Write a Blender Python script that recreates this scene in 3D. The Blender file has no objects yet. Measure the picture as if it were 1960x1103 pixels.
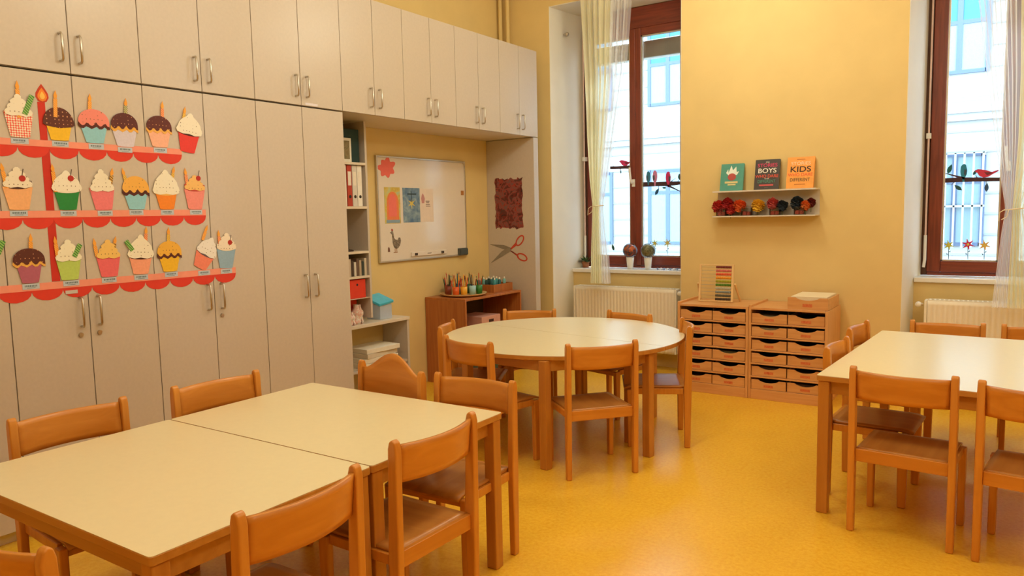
import bpy, math, random
from mathutils import Vector, Matrix
random.seed(7)
PI = math.pi
sc = bpy.context.scene
COL = sc.collection

# ------------------------------------------------------------------ materials
def s2l(c):
    return c / 12.92 if c <= 0.04045 else ((c + 0.055) / 1.055) ** 2.4
def hexc(h):
    h = h.lstrip('#')
    return tuple(s2l(int(h[i:i + 2], 16) / 255) for i in (0, 2, 4)) + (1,)
def new_mat(name):
    m = bpy.data.materials.new(name); m.use_nodes = True
    return m, m.node_tree, m.node_tree.nodes['Principled BSDF']
def plain(name, col, rough=.5, noise=.06, scale=30, metal=0, bump=0, spec=.5, trans=0, alpha=1):
    m, nt, b = new_mat(name)
    c = hexc(col) if isinstance(col, str) else tuple(col) + (1,)
    n = nt.nodes.new('ShaderNodeTexNoise'); n.inputs['Scale'].default_value = scale; n.inputs['Detail'].default_value = 4
    tc = nt.nodes.new('ShaderNodeTexCoord'); nt.links.new(tc.outputs['Object'], n.inputs['Vector'])
    r = nt.nodes.new('ShaderNodeValToRGB')
    r.color_ramp.elements[0].position = .3; r.color_ramp.elements[1].position = .7
    r.color_ramp.elements[0].color = tuple(max(0, v * (1 - noise)) for v in c[:3]) + (1,)
    r.color_ramp.elements[1].color = tuple(min(1, v * (1 + noise)) for v in c[:3]) + (1,)
    nt.links.new(n.outputs['Fac'], r.inputs['Fac']); nt.links.new(r.outputs['Color'], b.inputs['Base Color'])
    b.inputs['Roughness'].default_value = rough; b.inputs['Metallic'].default_value = metal
    b.inputs['Specular IOR Level'].default_value = spec
    b.inputs['Transmission Weight'].default_value = trans
    if bump:
        bp = nt.nodes.new('ShaderNodeBump'); bp.inputs['Strength'].default_value = bump; bp.inputs['Distance'].default_value = .002
        nt.links.new(n.outputs['Fac'], bp.inputs['Height']); nt.links.new(bp.outputs['Normal'], b.inputs['Normal'])
    if alpha < 1: b.inputs['Alpha'].default_value = alpha
    return m
def wood(name, c1, c2, rough=.35, axis=2, scale=6, coat=.2):
    m, nt, b = new_mat(name)
    tc = nt.nodes.new('ShaderNodeTexCoord'); mp = nt.nodes.new('ShaderNodeMapping')
    sc_ = [scale * 5] * 3; sc_[axis] = scale * .35
    mp.inputs['Scale'].default_value = sc_
    n = nt.nodes.new('ShaderNodeTexNoise'); n.inputs['Scale'].default_value = 1.6; n.inputs['Detail'].default_value = 6; n.inputs['Distortion'].default_value = .6
    oi = nt.nodes.new('ShaderNodeObjectInfo'); ad = nt.nodes.new('ShaderNodeVectorMath'); ad.operation = 'ADD'
    mu = nt.nodes.new('ShaderNodeVectorMath'); mu.operation = 'SCALE'; mu.inputs['Scale'].default_value = 13
    cx = nt.nodes.new('ShaderNodeCombineXYZ')
    for i in range(3): nt.links.new(oi.outputs['Random'], cx.inputs[i])
    nt.links.new(cx.outputs[0], mu.inputs[0]); nt.links.new(tc.outputs['Object'], mp.inputs['Vector'])
    nt.links.new(mp.outputs[0], ad.inputs[0]); nt.links.new(mu.outputs[0], ad.inputs[1]); nt.links.new(ad.outputs[0], n.inputs['Vector'])
    r = nt.nodes.new('ShaderNodeValToRGB'); r.color_ramp.elements[0].position = .32; r.color_ramp.elements[1].position = .68
    r.color_ramp.elements[0].color = hexc(c1); r.color_ramp.elements[1].color = hexc(c2)
    nt.links.new(n.outputs['Fac'], r.inputs['Fac']); nt.links.new(r.outputs['Color'], b.inputs['Base Color'])
    b.inputs['Roughness'].default_value = rough; b.inputs['Coat Weight'].default_value = coat; b.inputs['Coat Roughness'].default_value = .2
    return m
def thin_glass(name, tint=(.96, .98, .98), fac=1.0):
    m = bpy.data.materials.new(name); m.use_nodes = True; nt = m.node_tree; nt.nodes.clear()
    o = nt.nodes.new('ShaderNodeOutputMaterial'); t = nt.nodes.new('ShaderNodeBsdfTransparent'); g = nt.nodes.new('ShaderNodeBsdfGlossy')
    g.inputs['Roughness'].default_value = .02; t.inputs['Color'].default_value = tint + (1,)
    f = nt.nodes.new('ShaderNodeFresnel'); f.inputs['IOR'].default_value = 1.45
    n = nt.nodes.new('ShaderNodeTexNoise'); n.inputs['Scale'].default_value = 3
    mu = nt.nodes.new('ShaderNodeMath'); mu.operation = 'MULTIPLY_ADD'; mu.inputs[1].default_value = .9; mu.inputs[2].default_value = 0
    nt.links.new(f.outputs[0], mu.inputs[0])
    mx = nt.nodes.new('ShaderNodeMixShader'); nt.links.new(mu.outputs[0], mx.inputs[0]); nt.links.new(t.outputs[0], mx.inputs[1]); nt.links.new(g.outputs[0], mx.inputs[2])
    nt.links.new(mx.outputs[0], o.inputs[0]); return m
def sheer(name, col, opac):
    m = bpy.data.materials.new(name); m.use_nodes = True; nt = m.node_tree; nt.nodes.clear()
    o = nt.nodes.new('ShaderNodeOutputMaterial'); t = nt.nodes.new('ShaderNodeBsdfTransparent')
    d = nt.nodes.new('ShaderNodeBsdfDiffuse'); l = nt.nodes.new('ShaderNodeBsdfTranslucent')
    d.inputs[0].default_value = hexc(col); l.inputs[0].default_value = hexc(col)
    m1 = nt.nodes.new('ShaderNodeMixShader'); m1.inputs[0].default_value = .5
    nt.links.new(d.outputs[0], m1.inputs[1]); nt.links.new(l.outputs[0], m1.inputs[2])
    lw = nt.nodes.new('ShaderNodeLayerWeight'); lw.inputs[0].default_value = .35
    mp = nt.nodes.new('ShaderNodeMapRange'); mp.inputs['To Min'].default_value = opac; mp.inputs['To Max'].default_value = min(1, opac + .3)
    nt.links.new(lw.outputs['Facing'], mp.inputs['Value'])
    m2 = nt.nodes.new('ShaderNodeMixShader'); nt.links.new(mp.outputs[0], m2.inputs[0])
    nt.links.new(t.outputs[0], m2.inputs[1]); nt.links.new(m1.outputs[0], m2.inputs[2]); nt.links.new(m2.outputs[0], o.inputs[0])
    return m
def floor_mat():
    m, nt, b = new_mat('yellow_linoleum')
    tc = nt.nodes.new('ShaderNodeTexCoord')
    n1 = nt.nodes.new('ShaderNodeTexNoise'); n1.inputs['Scale'].default_value = 55; n1.inputs['Detail'].default_value = 5; n1.inputs['Roughness'].default_value = .7
    n2 = nt.nodes.new('ShaderNodeTexNoise'); n2.inputs['Scale'].default_value = 3.5; n2.inputs['Detail'].default_value = 3
    for n in (n1, n2): nt.links.new(tc.outputs['Object'], n.inputs['Vector'])
    r1 = nt.nodes.new('ShaderNodeValToRGB'); e = r1.color_ramp.elements
    e[0].position = .34; e[0].color = hexc('#f4b630'); e[1].position = .62; e[1].color = hexc('#ffcc40')
    r2 = nt.nodes.new('ShaderNodeMix'); r2.data_type = 'RGBA'; r2.blend_type = 'MULTIPLY'; r2.inputs['Factor'].default_value = .12
    nt.links.new(n1.outputs['Fac'], r1.inputs['Fac']); nt.links.new(r1.outputs[0], r2.inputs['A']); nt.links.new(n2.outputs['Fac'], r2.inputs['B'])
    nt.links.new(r2.outputs['Result'], b.inputs['Base Color'])
    b.inputs['Roughness'].default_value = .27; b.inputs['Specular IOR Level'].default_value = .55
    bp = nt.nodes.new('ShaderNodeBump'); bp.inputs['Strength'].default_value = .12; bp.inputs['Distance'].default_value = .002
    nt.links.new(n2.outputs['Fac'], bp.inputs['Height']); nt.links.new(bp.outputs[0], b.inputs['Normal'])
    return m
def dotted(name, base, dot, scale=70, thr=.28):
    m, nt, b = new_mat(name)
    tc = nt.nodes.new('ShaderNodeTexCoord'); v = nt.nodes.new('ShaderNodeTexVoronoi'); v.inputs['Scale'].default_value = scale; v.inputs['Randomness'].default_value = .15
    nt.links.new(tc.outputs['Object'], v.inputs['Vector'])
    r = nt.nodes.new('ShaderNodeValToRGB'); r.color_ramp.interpolation = 'CONSTANT'
    r.color_ramp.elements[0].color = hexc(dot); r.color_ramp.elements[1].position = thr; r.color_ramp.elements[1].color = hexc(base)
    nt.links.new(v.outputs['Distance'], r.inputs['Fac']); nt.links.new(r.outputs[0], b.inputs['Base Color']); b.inputs['Roughness'].default_value = .6
    return m
def striped(name, c1, c2, scale=40, vec=(0, 1, 1)):
    m, nt, b = new_mat(name)
    tc = nt.nodes.new('ShaderNodeTexCoord'); w = nt.nodes.new('ShaderNodeTexWave'); w.inputs['Scale'].default_value = scale; w.bands_direction = 'DIAGONAL'
    nt.links.new(tc.outputs['Object'], w.inputs['Vector'])
    r = nt.nodes.new('ShaderNodeValToRGB'); r.color_ramp.interpolation = 'CONSTANT'
    r.color_ramp.elements[0].color = hexc(c1); r.color_ramp.elements[1].position = .5; r.color_ramp.elements[1].color = hexc(c2)
    nt.links.new(w.outputs['Fac'], r.inputs['Fac']); nt.links.new(r.outputs[0], b.inputs['Base Color']); b.inputs['Roughness'].default_value = .6
    return m
def blotch(name, cols, scale=14, rough=.7):
    m, nt, b = new_mat(name)
    tc = nt.nodes.new('ShaderNodeTexCoord'); n = nt.nodes.new('ShaderNodeTexNoise'); n.inputs['Scale'].default_value = scale; n.inputs['Detail'].default_value = 6; n.inputs['Distortion'].default_value = 1.2
    nt.links.new(tc.outputs['Object'], n.inputs['Vector'])
    r = nt.nodes.new('ShaderNodeValToRGB'); el = r.color_ramp.elements
    k = len(cols)
    el[0].position = .3; el[0].color = hexc(cols[0]); el[1].position = .7; el[1].color = hexc(cols[-1])
    for i in range(1, k - 1):
        e = el.new(.3 + .4 * i / (k - 1)); e.color = hexc(cols[i])
    nt.links.new(n.outputs['Fac'], r.inputs['Fac']); nt.links.new(r.outputs[0], b.inputs['Base Color']); b.inputs['Roughness'].default_value = rough
    return m
_pc = {}
def paper(c):
    if c not in _pc: _pc[c] = plain('paper_' + c.strip('#'), c, .7, .03)
    return _pc[c]

M = dict(
    wall=plain('yellow_wall_paint', '#e4c98a', .75, .03, 4, bump=.05),
    white=plain('white_reveal_paint', '#f1ece0', .7, .02, 5),
    ceil=plain('ceiling_paint', '#f8f4ec', .8, .02, 5),
    floor=floor_mat(),
    lam=plain('beige_laminate', '#cdc0b3', .33, .025, 60, spec=.45),
    gap=plain('cabinet_carcass', '#6a5440', .6, .05),
    lamedge=plain('laminate_edge', '#e3d5c2', .4, .02),
    steel=plain('brushed_steel', '#c9c2b6', .28, .03, metal=1),
    beech=wood('beech', '#ca802c', '#da923c', .36, 2, 4),
    beechx=wood('beech_across', '#ca7e2a', '#da903a', .34, 0, 3),
    seatw_shade=wood('beech_seat_shaded', '#b2722e', '#c4843c', .36, 1, 3),  # same beech as the backs, with shade on the seats coloured in
    edgew=wood('table_edge', '#b87a32', '#ca8c40', .4, 0, 3),
    legw=wood('table_leg', '#b8762c', '#ca883a', .4, 2, 3),
    top=plain('cream_table_laminate', '#ecdeb6', .28, .015, 50, spec=.6),
    cab=wood('cabinet_beech', '#d69a60', '#e4ac72', .4, 0),
    cabv=wood('cabinet_beech_upright', '#d69a60', '#e4ac72', .4, 2),
    brown=wood('side_cabinet_wood', '#a85e2a', '#bb7238', .4, 2),
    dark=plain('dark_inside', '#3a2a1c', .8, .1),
    mahog=wood('mahogany_frame', '#6e2a1c', '#8a3a26', .35, 2, coat=.3),
    mahogx=wood('mahogany_rail', '#6e2a1c', '#8a3a26', .35, 0, coat=.3),
    brownf=wood('dark_outer_frame', '#4a2818', '#5e3422', .45, 2),
    glass=thin_glass('window_glass'),
    clear=thin_glass('clear_plastic', (.93, .95, .97)),
    frost=plain('frosted_plastic', '#d4e0f0', .3, .03, alpha=.55),
    sheer=sheer('sheer_cream', '#faf4d2', .72),
    sheerw=sheer('sheer_white', '#ffffff', .34),
    rad=plain('radiator_enamel', '#f6eede', .35, .015),
    whitep=plain('white_plastic', '#f2efe8', .35, .01),
    sill=plain('sill_white', '#f6f2ec', .3, .01),
    board=plain('whiteboard_enamel', '#e9ddd0', .12, .01, spec=.7),
    alu=plain('aluminium', '#cfc8bc', .35, .03, metal=.8),
    shelfm=plain('wall_shelf_metal', '#d9cfc4', .35, .02),
    facade=plain('street_plaster', '#424646', 1, .02, 6, spec=0),
    groove=plain('street_joint', '#3a4045', 1, .02, 6, spec=0),
    fwin=plain('street_window_frame', '#262e3a', 1, .03, spec=0),
    fglass=plain('street_lace_curtain', '#384448', 1, .08, 40, spec=0),
    fblue=plain('street_transom_glass', '#1c3846', 1, .03, 5, spec=0),
    grille=plain('street_grille', '#454949', 1, .02, spec=0),
    street=plain('asphalt', '#606161', 1, .08, spec=0),
    blindg=plain('grey_blind_box', '#6f7674', .6, .04),
)

# ------------------------------------------------------------------ mesh builder
class MB:
    def __init__(s): s.v = []; s.f = []; s.sm = []
    def add(s, vs, fs, smooth=False):
        o = len(s.v); s.v += [tuple(v) for v in vs]
        for f in fs: s.f.append([i + o for i in f]); s.sm.append(smooth)
        return s
    def box(s, x0, x1, y0, y1, z0, z1):
        v = [(x, y, z) for z in (z0, z1) for y in (y0, y1) for x in (x0, x1)]
        return s.add(v, [(0, 2, 3, 1), (4, 5, 7, 6), (0, 1, 5, 4), (2, 6, 7, 3), (0, 4, 6, 2), (1, 3, 7, 5)])
    def obox(s, c, ax, hs):      # oriented box
        c = Vector(c); ax = [Vector(a).normalized() * h for a, h in zip(ax, hs)]
        v = [c + ax[0] * i + ax[1] * j + ax[2] * k for k in (-1, 1) for j in (-1, 1) for i in (-1, 1)]
        return s.add(v, [(0, 2, 3, 1), (4, 5, 7, 6), (0, 1, 5, 4), (2, 6, 7, 3), (0, 4, 6, 2), (1, 3, 7, 5)])
    def tube(s, pts, r, n=10, caps=True):
        pts = [Vector(p) for p in pts]; rr = r if isinstance(r, (list, tuple)) else [r] * len(pts)
        rings = []; prev = None
        for i, p in enumerate(pts):
            t = (pts[min(i + 1, len(pts) - 1)] - pts[max(i - 1, 0)]).normalized()
            a = prev if prev is not None else (Vector((0, 0, 1)) if abs(t.z) < .9 else Vector((1, 0, 0)))
            a = (a - t * a.dot(t)).normalized(); prev = a; b = t.cross(a)
            rings.append([p + (a * math.cos(2 * PI * k / n) + b * math.sin(2 * PI * k / n)) * rr[i] for k in range(n)])
        v = [q for r_ in rings for q in r_]; f = []
        for i in range(len(pts) - 1):
            for k in range(n):
                f.append((i * n + k, i * n + (k + 1) % n, (i + 1) * n + (k + 1) % n, (i + 1) * n + k))
        s.add(v, f, True)
        if caps:
            s.add(rings[0], [list(range(n))[::-1]]); s.add(rings[-1], [list(range(n))])
        return s
    def lathe(s, c, prof, n=20):  # prof (r,z)
        v = []; f = []
        for r, z in prof:
            for k in range(n): v.append((c[0] + r * math.cos(2 * PI * k / n), c[1] + r * math.sin(2 * PI * k / n), c[2] + z))
        for i in range(len(prof) - 1):
            for k in range(n): f.append((i * n + k, i * n + (k + 1) % n, (i + 1) * n + (k + 1) % n, (i + 1) * n + k))
        s.add(v, f, True)
        if prof[0][0] > 1e-4: s.add(v[:n], [list(range(n))[::-1]])
        if prof[-1][0] > 1e-4: s.add(v[-n:], [list(range(n))])
        return s
    def prism(s, pts, org, u, w, d):   # 2D polygon (a,b) -> org + a*u + b*w, extruded by vector d
        org, u, w, d = Vector(org), Vector(u), Vector(w), Vector(d); n = len(pts)
        a = [org + u * p[0] + w * p[1] for p in pts]; b = [p + d for p in a]
        fl = u.cross(w).dot(d) > 0
        area = sum(pts[i][0] * pts[(i + 1) % n][1] - pts[(i + 1) % n][0] * pts[i][1] for i in range(n))
        if area < 0: fl = not fl
        bot = list(range(n)); topf = [i + n for i in range(n)]
        if fl: bot = bot[::-1]
        else: topf = topf[::-1]
        fs = [bot, topf]
        for i in range(n):
            j = (i + 1) % n; q = [i, j, j + n, i + n]
            fs.append(q if fl else q[::-1])
        return s.add(a + b, fs)
    def sphere(s, c, r, nu=16, nv=10, sz=1):
        prof = [(max(1e-5, r * math.sin(PI * i / nv)), -r * sz * math.cos(PI * i / nv)) for i in range(nv + 1)]
        return s.lathe(c, prof, nu)
    def grid(s, P, smooth=True, thick=None):   # P[i][j] points
        ni, nj = len(P), len(P[0]); v = [q for r in P for q in r]
        f = [(i * nj + j, i * nj + j + 1, (i + 1) * nj + j + 1, (i + 1) * nj + j) for i in range(ni - 1) for j in range(nj - 1)]
        return s.add(v, f, smooth)
    def build(s, name, mat, parent=None, bevel=0, loc=None, seg=2, solid=0):
        me = bpy.data.meshes.new(name); me.from_pydata(s.v, [], s.f); me.update()
        me.polygons.foreach_set('use_smooth', [bool(x) for x in s.sm])
        me.materials.append(mat)
        o = bpy.data.objects.new(name, me); COL.objects.link(o)
        if parent is not None: o.parent = parent
        if loc: o.location = loc
        if solid:
            k = o.modifiers.new('solid', 'SOLIDIFY'); k.thickness = solid; k.offset = 0
        if bevel:
            b = o.modifiers.new('bevel', 'BEVEL'); b.width = bevel; b.segments = seg; b.limit_method = 'ANGLE'; b.angle_limit = math.radians(40)
            b.harden_normals = True
            for p in me.polygons: p.use_smooth = True
        return o
def tag(o, label=None, cat=None, group=None, kind=None):
    if label: o['label'] = label
    if cat: o['category'] = cat
    if group: o['group'] = group
    if kind: o['kind'] = kind
    return o
def empty(name, loc=(0, 0, 0), rz=0, label=None, cat=None, group=None, kind=None, parent=None):
    o = bpy.data.objects.new(name, None); COL.objects.link(o); o.location = loc; o.rotation_euler = (0, 0, rz)
    if parent is not None: o.parent = parent
    o.empty_display_size = .05
    return tag(o, label, cat, group, kind)
def struct(o): o['kind'] = 'structure'; return o
def kids(o): return [c for c in bpy.data.objects if c.parent is o]
def copy_tree(o, parent=None):
    c = o.copy(); COL.objects.link(c)
    if parent is not None: c.parent = parent
    for k in kids(o): copy_tree(k, c)
    return c
FONT = None
def text_mesh(name, body, size, mat, M4, parent, depth=.0006, sx=1.0):
    cu = bpy.data.curves.new(name, 'FONT'); cu.body = body; cu.size = size; cu.align_x = 'CENTER'; cu.align_y = 'CENTER'; cu.extrude = depth; cu.offset = size * .012
    t = bpy.data.objects.new(name, cu); COL.objects.link(t)
    dg = bpy.context.evaluated_depsgraph_get(); me = bpy.data.meshes.new_from_object(t.evaluated_get(dg))
    bpy.data.objects.remove(t); bpy.data.curves.remove(cu)
    me.transform(Matrix.Diagonal((sx, 1, 1, 1))); me.transform(M4)
    me.materials.clear(); me.materials.append(mat)
    o = bpy.data.objects.new(name, me); COL.objects.link(o); o.parent = parent
    return o

# ------------------------------------------------------------------ room shell
LX, BY, RX, FY, CZ = -.54, 6.13, 6.3, -2.6, 3.75
N1, N2, NW, NT = .014, 3.015, 1.296, 3.37
PY = 6.45   # parapet face
OY = 6.95   # outer face
struct(MB().box(LX - .2, RX + .2, FY - .2, OY, -.1, 0).build('floor', M['floor']))
struct(MB().box(LX - .2, RX + .2, FY - .2, OY, CZ, CZ + .1).build('ceiling', M['ceil']))
struct(MB().box(LX - .2, LX, FY, OY, 0, CZ).build('wall_left', M['wall']))
struct(MB().box(RX, RX + .2, FY, OY, 0, CZ).build('wall_right', M['wall']))
struct(MB().box(LX - .2, RX + .2, FY - .2, FY, 0, CZ).build('wall_front', M['wall']))
w = MB()
w.box(LX, N1, BY, OY, 0, CZ); w.box(N1 + NW, N2, BY, OY, 0, CZ); w.box(N2 + NW, RX, BY, OY, 0, CZ)
for n in (N1, N2):
    w.box(n, n + NW, BY, OY, NT, CZ); w.box(n, n + NW, PY, OY, 0, .865)
struct(w.build('wall_back', M['wall']))
for k, n in enumerate((N1, N2)):
    t = MB(); e = .006
    sp_ = .072
    t.prism([(n, BY + .002), (n + .004, BY + .002), (n + sp_, 6.64), (n, 6.64)], (0, 0, 0), (1, 0, 0), (0, 1, 0), (0, 0, NT - e))
    t.prism([(n + NW, BY + .002), (n + NW - .004, BY + .002), (n + NW - sp_, 6.64), (n + NW, 6.64)], (0, 0, 0), (1, 0, 0), (0, 1, 0), (0, 0, NT - e))
    t.box(n, n + NW, BY + .004, 6.64, NT - e, NT)
    struct(t.build('trim_%d' % (k + 1), M['white']))

def window(idx, X0):
    root = empty('window_%d' % idx, (X0, 6.65, 0), kind='structure')
    e = .007
    MB().box(.0, .112, 0, .1, .905, NT - e).box(NW - .112, NW, 0, .1, .905, NT - e).build('outer_frame', M['brownf'], root, .004)
    MB().box(.112, NW - .112, .0, .1, 3.17, NT - e).box(.112, NW - .112, 0, .1, .905, .93).build('outer_rail', M['mahogx'], root, .004)
    for a, b in ((.112, .638), (.638, NW - .112)):
        L, R = (a + .093 if a < .2 else a + .057), (b - .057 if b < .7 else b - .093)
        sash = MB().box(a, L, -.015, .06, .932, 3.168).box(R, b, -.015, .06, .932, 3.168).build('sash_stile', M['mahog'], root, .006)
        MB().box(L, R, -.012, .058, .932, 1.018).box(L, R, -.012, .058, 3.095, 3.168).build('sash_rail', M['mahogx'], root, .006)
        MB().box(L, R, .03, .034, 1.018, 3.095).build('glass_pane', M['glass'], root)
        MB().box(L, L + .012, .0, .029, 1.018, 3.095).box(R - .012, R, .0, .029, 1.018, 3.095).box(L, R, 0, .029, 1.018, 1.028).box(L, R, 0, .029, 3.085, 3.095).build('sash_bead', M['alu'], root)
    h = MB().box(.605, .635, -.03, -.015, 1.69, 1.76); h.tube([(.62, -.03, 1.725), (.62, -.065, 1.725), (.612, -.07, 1.74), (.60, -.07, 1.87)], .011, 10)
    h.build('window_handle', M['whitep'], root)
    return root
W1 = window(1, N1); W2 = window(2, N2)
for k, n in enumerate((N1, N2)):
    o = MB().box(n + .048, n + NW - .048, PY - .025, 6.645, .866, .903).build('window_sill', M['sill'], None, .006)
    tag(o, 'white window sill board under the %s window' % ('window with the globe jars' if k == 0 else 'window with three flower stickers'), 'window sill')
    o['kind'] = 'thing'
    # grey outside blind box in front of the pane, outdoors
for k, n in enumerate((N1,)):
    o = MB().box(n - .05, n + NW + .05, 6.96, 7.06, 2.95, 3.12).build('exterior_blind', M['blindg'], None, .01)
    tag(o, 'grey outdoor roller blind box hanging across the top outside the left window', 'blind')
# blind rods
for n, lab in ((N1, 'thin pink-white blind crank rod beside the curtained left window'), (N2, 'thin pink-white blind crank rod on the frame of the right window')):
    x = n + .102
    r = empty('blind_rod', (x, 6.60, 0), label=lab, cat='blind rod')
    MB().tube([(0, 0, 3.2), (0, 0, 1.02)], .007, 8).build('rod', plain('rod_plastic', '#e8c8bc', .4), r)
    MB().tube([(0, 0, 1.22), (0, 0, 1.03), (-.006, -.01, .97)], .011, 8).build('grip', M['whitep'], r)
    MB().box(-.016, .016, -.014, .04, 1.96, 2.0).build('rod_clip', M['whitep'], r)
# curtain hook knob in the reveal
k = empty('curtain_hook', (N1 + .032, 6.343, 3.145), label='small steel knob screwed to the white reveal of the left window', cat='knob')
MB().tube([(0, 0, 0), (.03, 0, 0)], .009, 12).build('stem', M['steel'], k)
MB().sphere((.038, 0, 0), .021, 14, 8).build('ball', M['steel'], k)

# skirting
struct(MB().box(N1 + NW, N2, BY - .012, BY, 0, .07).build('baseboard_back', M['cabv']))

# pipes
for x, lab in ((-.50, 'yellow painted heating pipe in the corner, nearer the cupboards'), (-.415, 'yellow painted heating pipe in the corner, nearer the window')):
    tag(MB().tube([(x, 6.075, .0), (x, 6.075, CZ)], .019, 14).build('heating_pipe', M['wall']), lab, 'pipe', 'heating pipes in the room corner')

# ------------------------------------------------------------------ cupboards
YA, WA, WB, ZB, ZT = 1.8036, .3416, .3017, 2.148, 2.93
def seam(k): return YA + min(k, 5) * WA + max(k - 5, 0) * WB
def handle_mb(y, z0, z1):
    return MB().tube([(.0, y, z0), (.022, y, z0), (.03, y, z0 + .008), (.03, y, z1 - .008), (.022, y, z1), (0, y, z1)], .0055, 10)
LN = {-3: 'topmost cupboard at the far left frame edge', -1: 'above the swirl and brown cupcakes', 1: 'above the tall cupboard at the end of the cupcakes', 3: 'next left of the whiteboard niche', 5: 'above the binder shelf', 7: 'above the whiteboard', 9: 'above the pencil tray cabinet', 11: 'beside the corner pipes'}
def door(root, y0, y1, z0, z1, hy, hz0, hz1, lock=None):
    g = .0018
    d = MB().box(-.018, 0, y0 + g, y1 - g, z0, z1).build('door', M['lam'], root, .0015, seg=1)
    handle_mb(hy, hz0, hz1).build('handle', M['steel'], d)
    if lock: MB().tube([(0, lock[0], lock[1]), (.007, lock[0], lock[1])], .011, 14).build('lock', M['steel'], d)
def unit(ka, kb, z0, z1, upper, label, lockside=()):
    y0, y1 = seam(ka), seam(kb); ym = seam((ka + kb) // 2)
    r = empty('wall_cupboard' if upper else 'tall_cupboard', (0, 0, 0), label=label, cat='cupboard', group='beige wall cupboards' if upper else 'tall beige cupboards')
    MB().box(-.538, -.0215, y0 + .001, y1 - .001, z0, z1).build('carcass', M['lamedge'] if upper else M['gap'], r)
    dz0, dz1 = (z0 + .001, z1 - .001)
    if upper: hz = (2.205, 2.33)
    else: hz = (.956, 1.096)
    door(r, y0, ym, dz0, dz1, ym - .042, *hz, lock=(ym - .048, .916) if ('a' in lockside) else None)
    door(r, ym, y1, dz0, dz1, ym + .042, *hz, lock=(ym + .04, .916) if ('b' in lockside) else None)
    if not upper: MB().box(-.50, -.05, y0 + .001, y1 - .001, 0, z0).build('plinth', M['lamedge'], r)
up_lab = {-3: 'beige overhead cupboard at the left end of the row', -1: 'beige overhead cupboard over the left end of the cupcake display', 1: 'beige overhead cupboard over the right end of the cupcake display',
          3: 'beige overhead cupboard over the plain tall cupboard left of the binders', 5: 'beige overhead cupboard straight above the binders', 7: 'beige overhead cupboard above the left part of the whiteboard',
          9: 'beige overhead cupboard above the right part of the whiteboard', 11: 'last beige overhead cupboard, by the window corner, catching bluish daylight'}
for a in (-3, -1, 1, 3, 5, 7, 9, 11): unit(a, a + 2, ZB + .004, ZT, True, up_lab[a])
lo_lab = {-3: 'tall beige cupboard at the very left, mostly hidden behind the near table', -1: 'tall beige double cupboard with two locks under the left half of the cupcakes',
          1: 'tall beige double cupboard where the cupcake rows end, lock on its right door'}
unit(-3, -1, .06, ZB - .004, False, lo_lab[-3]); unit(-1, 1, .06, ZB - .004, False, lo_lab[-1], 'ab'); unit(1, 3, .06, ZB - .004, False, lo_lab[1], 'b')
unit(3, 5, .06, ZB - .004, False, 'plain tall beige double cupboard next to the binder shelf')
# side panel with scissors
P0 = 5.845
tag(MB().box(-.538, -.0, P0, 5.922, 0, ZB).build('end_panel', M['lam'], None, .001), 'tall beige end panel carrying the scissors cutout, under the last overhead cupboard', 'panel')
tag(MB().box(-.54, -.4, 5.93, 5.99, .5, 2.0).build('socket_trunking', M['wall'], None), 'yellow painted trunking behind the end panel in the corner', 'trunking') if False else None

# ------------------------------------------------------------------ open shelf column + counter
yS0, yS1, xF = seam(5) + .006, 3.985, -.27
r = empty('open_bookcase', (0, 0, 0), label='narrow open beige shelf column holding binders beside the tall cupboard', cat='shelf')
MB().box(-.538, -.525, yS0, yS1, .70, ZB).build('back_panel', M['lam'], r)
MB().box(-.538, xF, yS1 - .02, yS1, .70, ZB).build('side_panel', M['lam'], r, .001)
MB().box(-.538, xF, yS0, yS0 + .018, .70, ZB).build('side_panel', M['lam'], r, .001)
for z in (1.848, 1.531, 1.204): MB().box(-.525, xF + .004, yS0 + .018, yS1 - .02, z - .018, z).build('shelf', M['lamedge'], r, .001)
r = empty('counter', (0, 0, 0), label='low open beige counter under the binder shelf holding the clear box', cat='counter')
MB().box(-.538, -.262, yS0, 4.38, .636, .661).build('counter_top', M['lamedge'], r, .002)
MB().box(-.538, -.27, 4.355, 4.378, 0, .636).build('side_panel', M['lam'], r, .002)
MB().box(-.538, -.27, yS0, yS0 + .02, 0, .636).build('side_panel', M['lam'], r, .002)
MB().box(-.538, -.28, yS0 + .02, 4.355, .30, .32).build('shelf', M['lam'], r, .001)
MB().box(-.538, -.30, yS0 + .02, 4.355, 0, .06).build('plinth', M['lam'], r)
MB().box(-.538, -.29, yS0, yS0 + .02, .661, .70).build('upright', M['lam'], r) 
# bookcase contents
binders = [(3.765, '#e9e2d8', '#cfc3b8', 'white binder standing leftmost against the red binder'), (3.818, '#b8412c', '#8c2a1c', 'red binder between the white binders'), (3.868, '#d8d2cc', '#bdb4aa', 'light grey binder right of the red binder'), (3.918, '#f0ebe4', '#d8cfc4', 'white binder at the right end of the binder row')]
for y, c, c2, lab in binders:
    r = empty('ring_binder', (-.285, y, 1.5315), label=lab, cat='binder', group='binders on the second shelf')
    MB().box(-.22, 0, -.023, .023, 0, .295).build('cover', paper(c), r, .003)
    MB().box(0, .0012, -.015, .015, .15, .25).build('spine_label', paper('#efe6da'), r)
    MB().tube([(-.001, 0, .07), (.002, 0, .07)], .0115, 12).build('finger_hole', paper('#2c2420'), r)
tag(MB().box(-.50, -.31, 3.62, 3.95, 1.849, 2.09).build('box_file', paper('#1d3a38'), None, .004), 'dark green box standing on the top shelf above the binders', 'box')
r = empty('picture_book', (-.295, 3.80, 1.849), label='small book with a brown picture and white edge leaning on the dark green box', cat='book')
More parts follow.
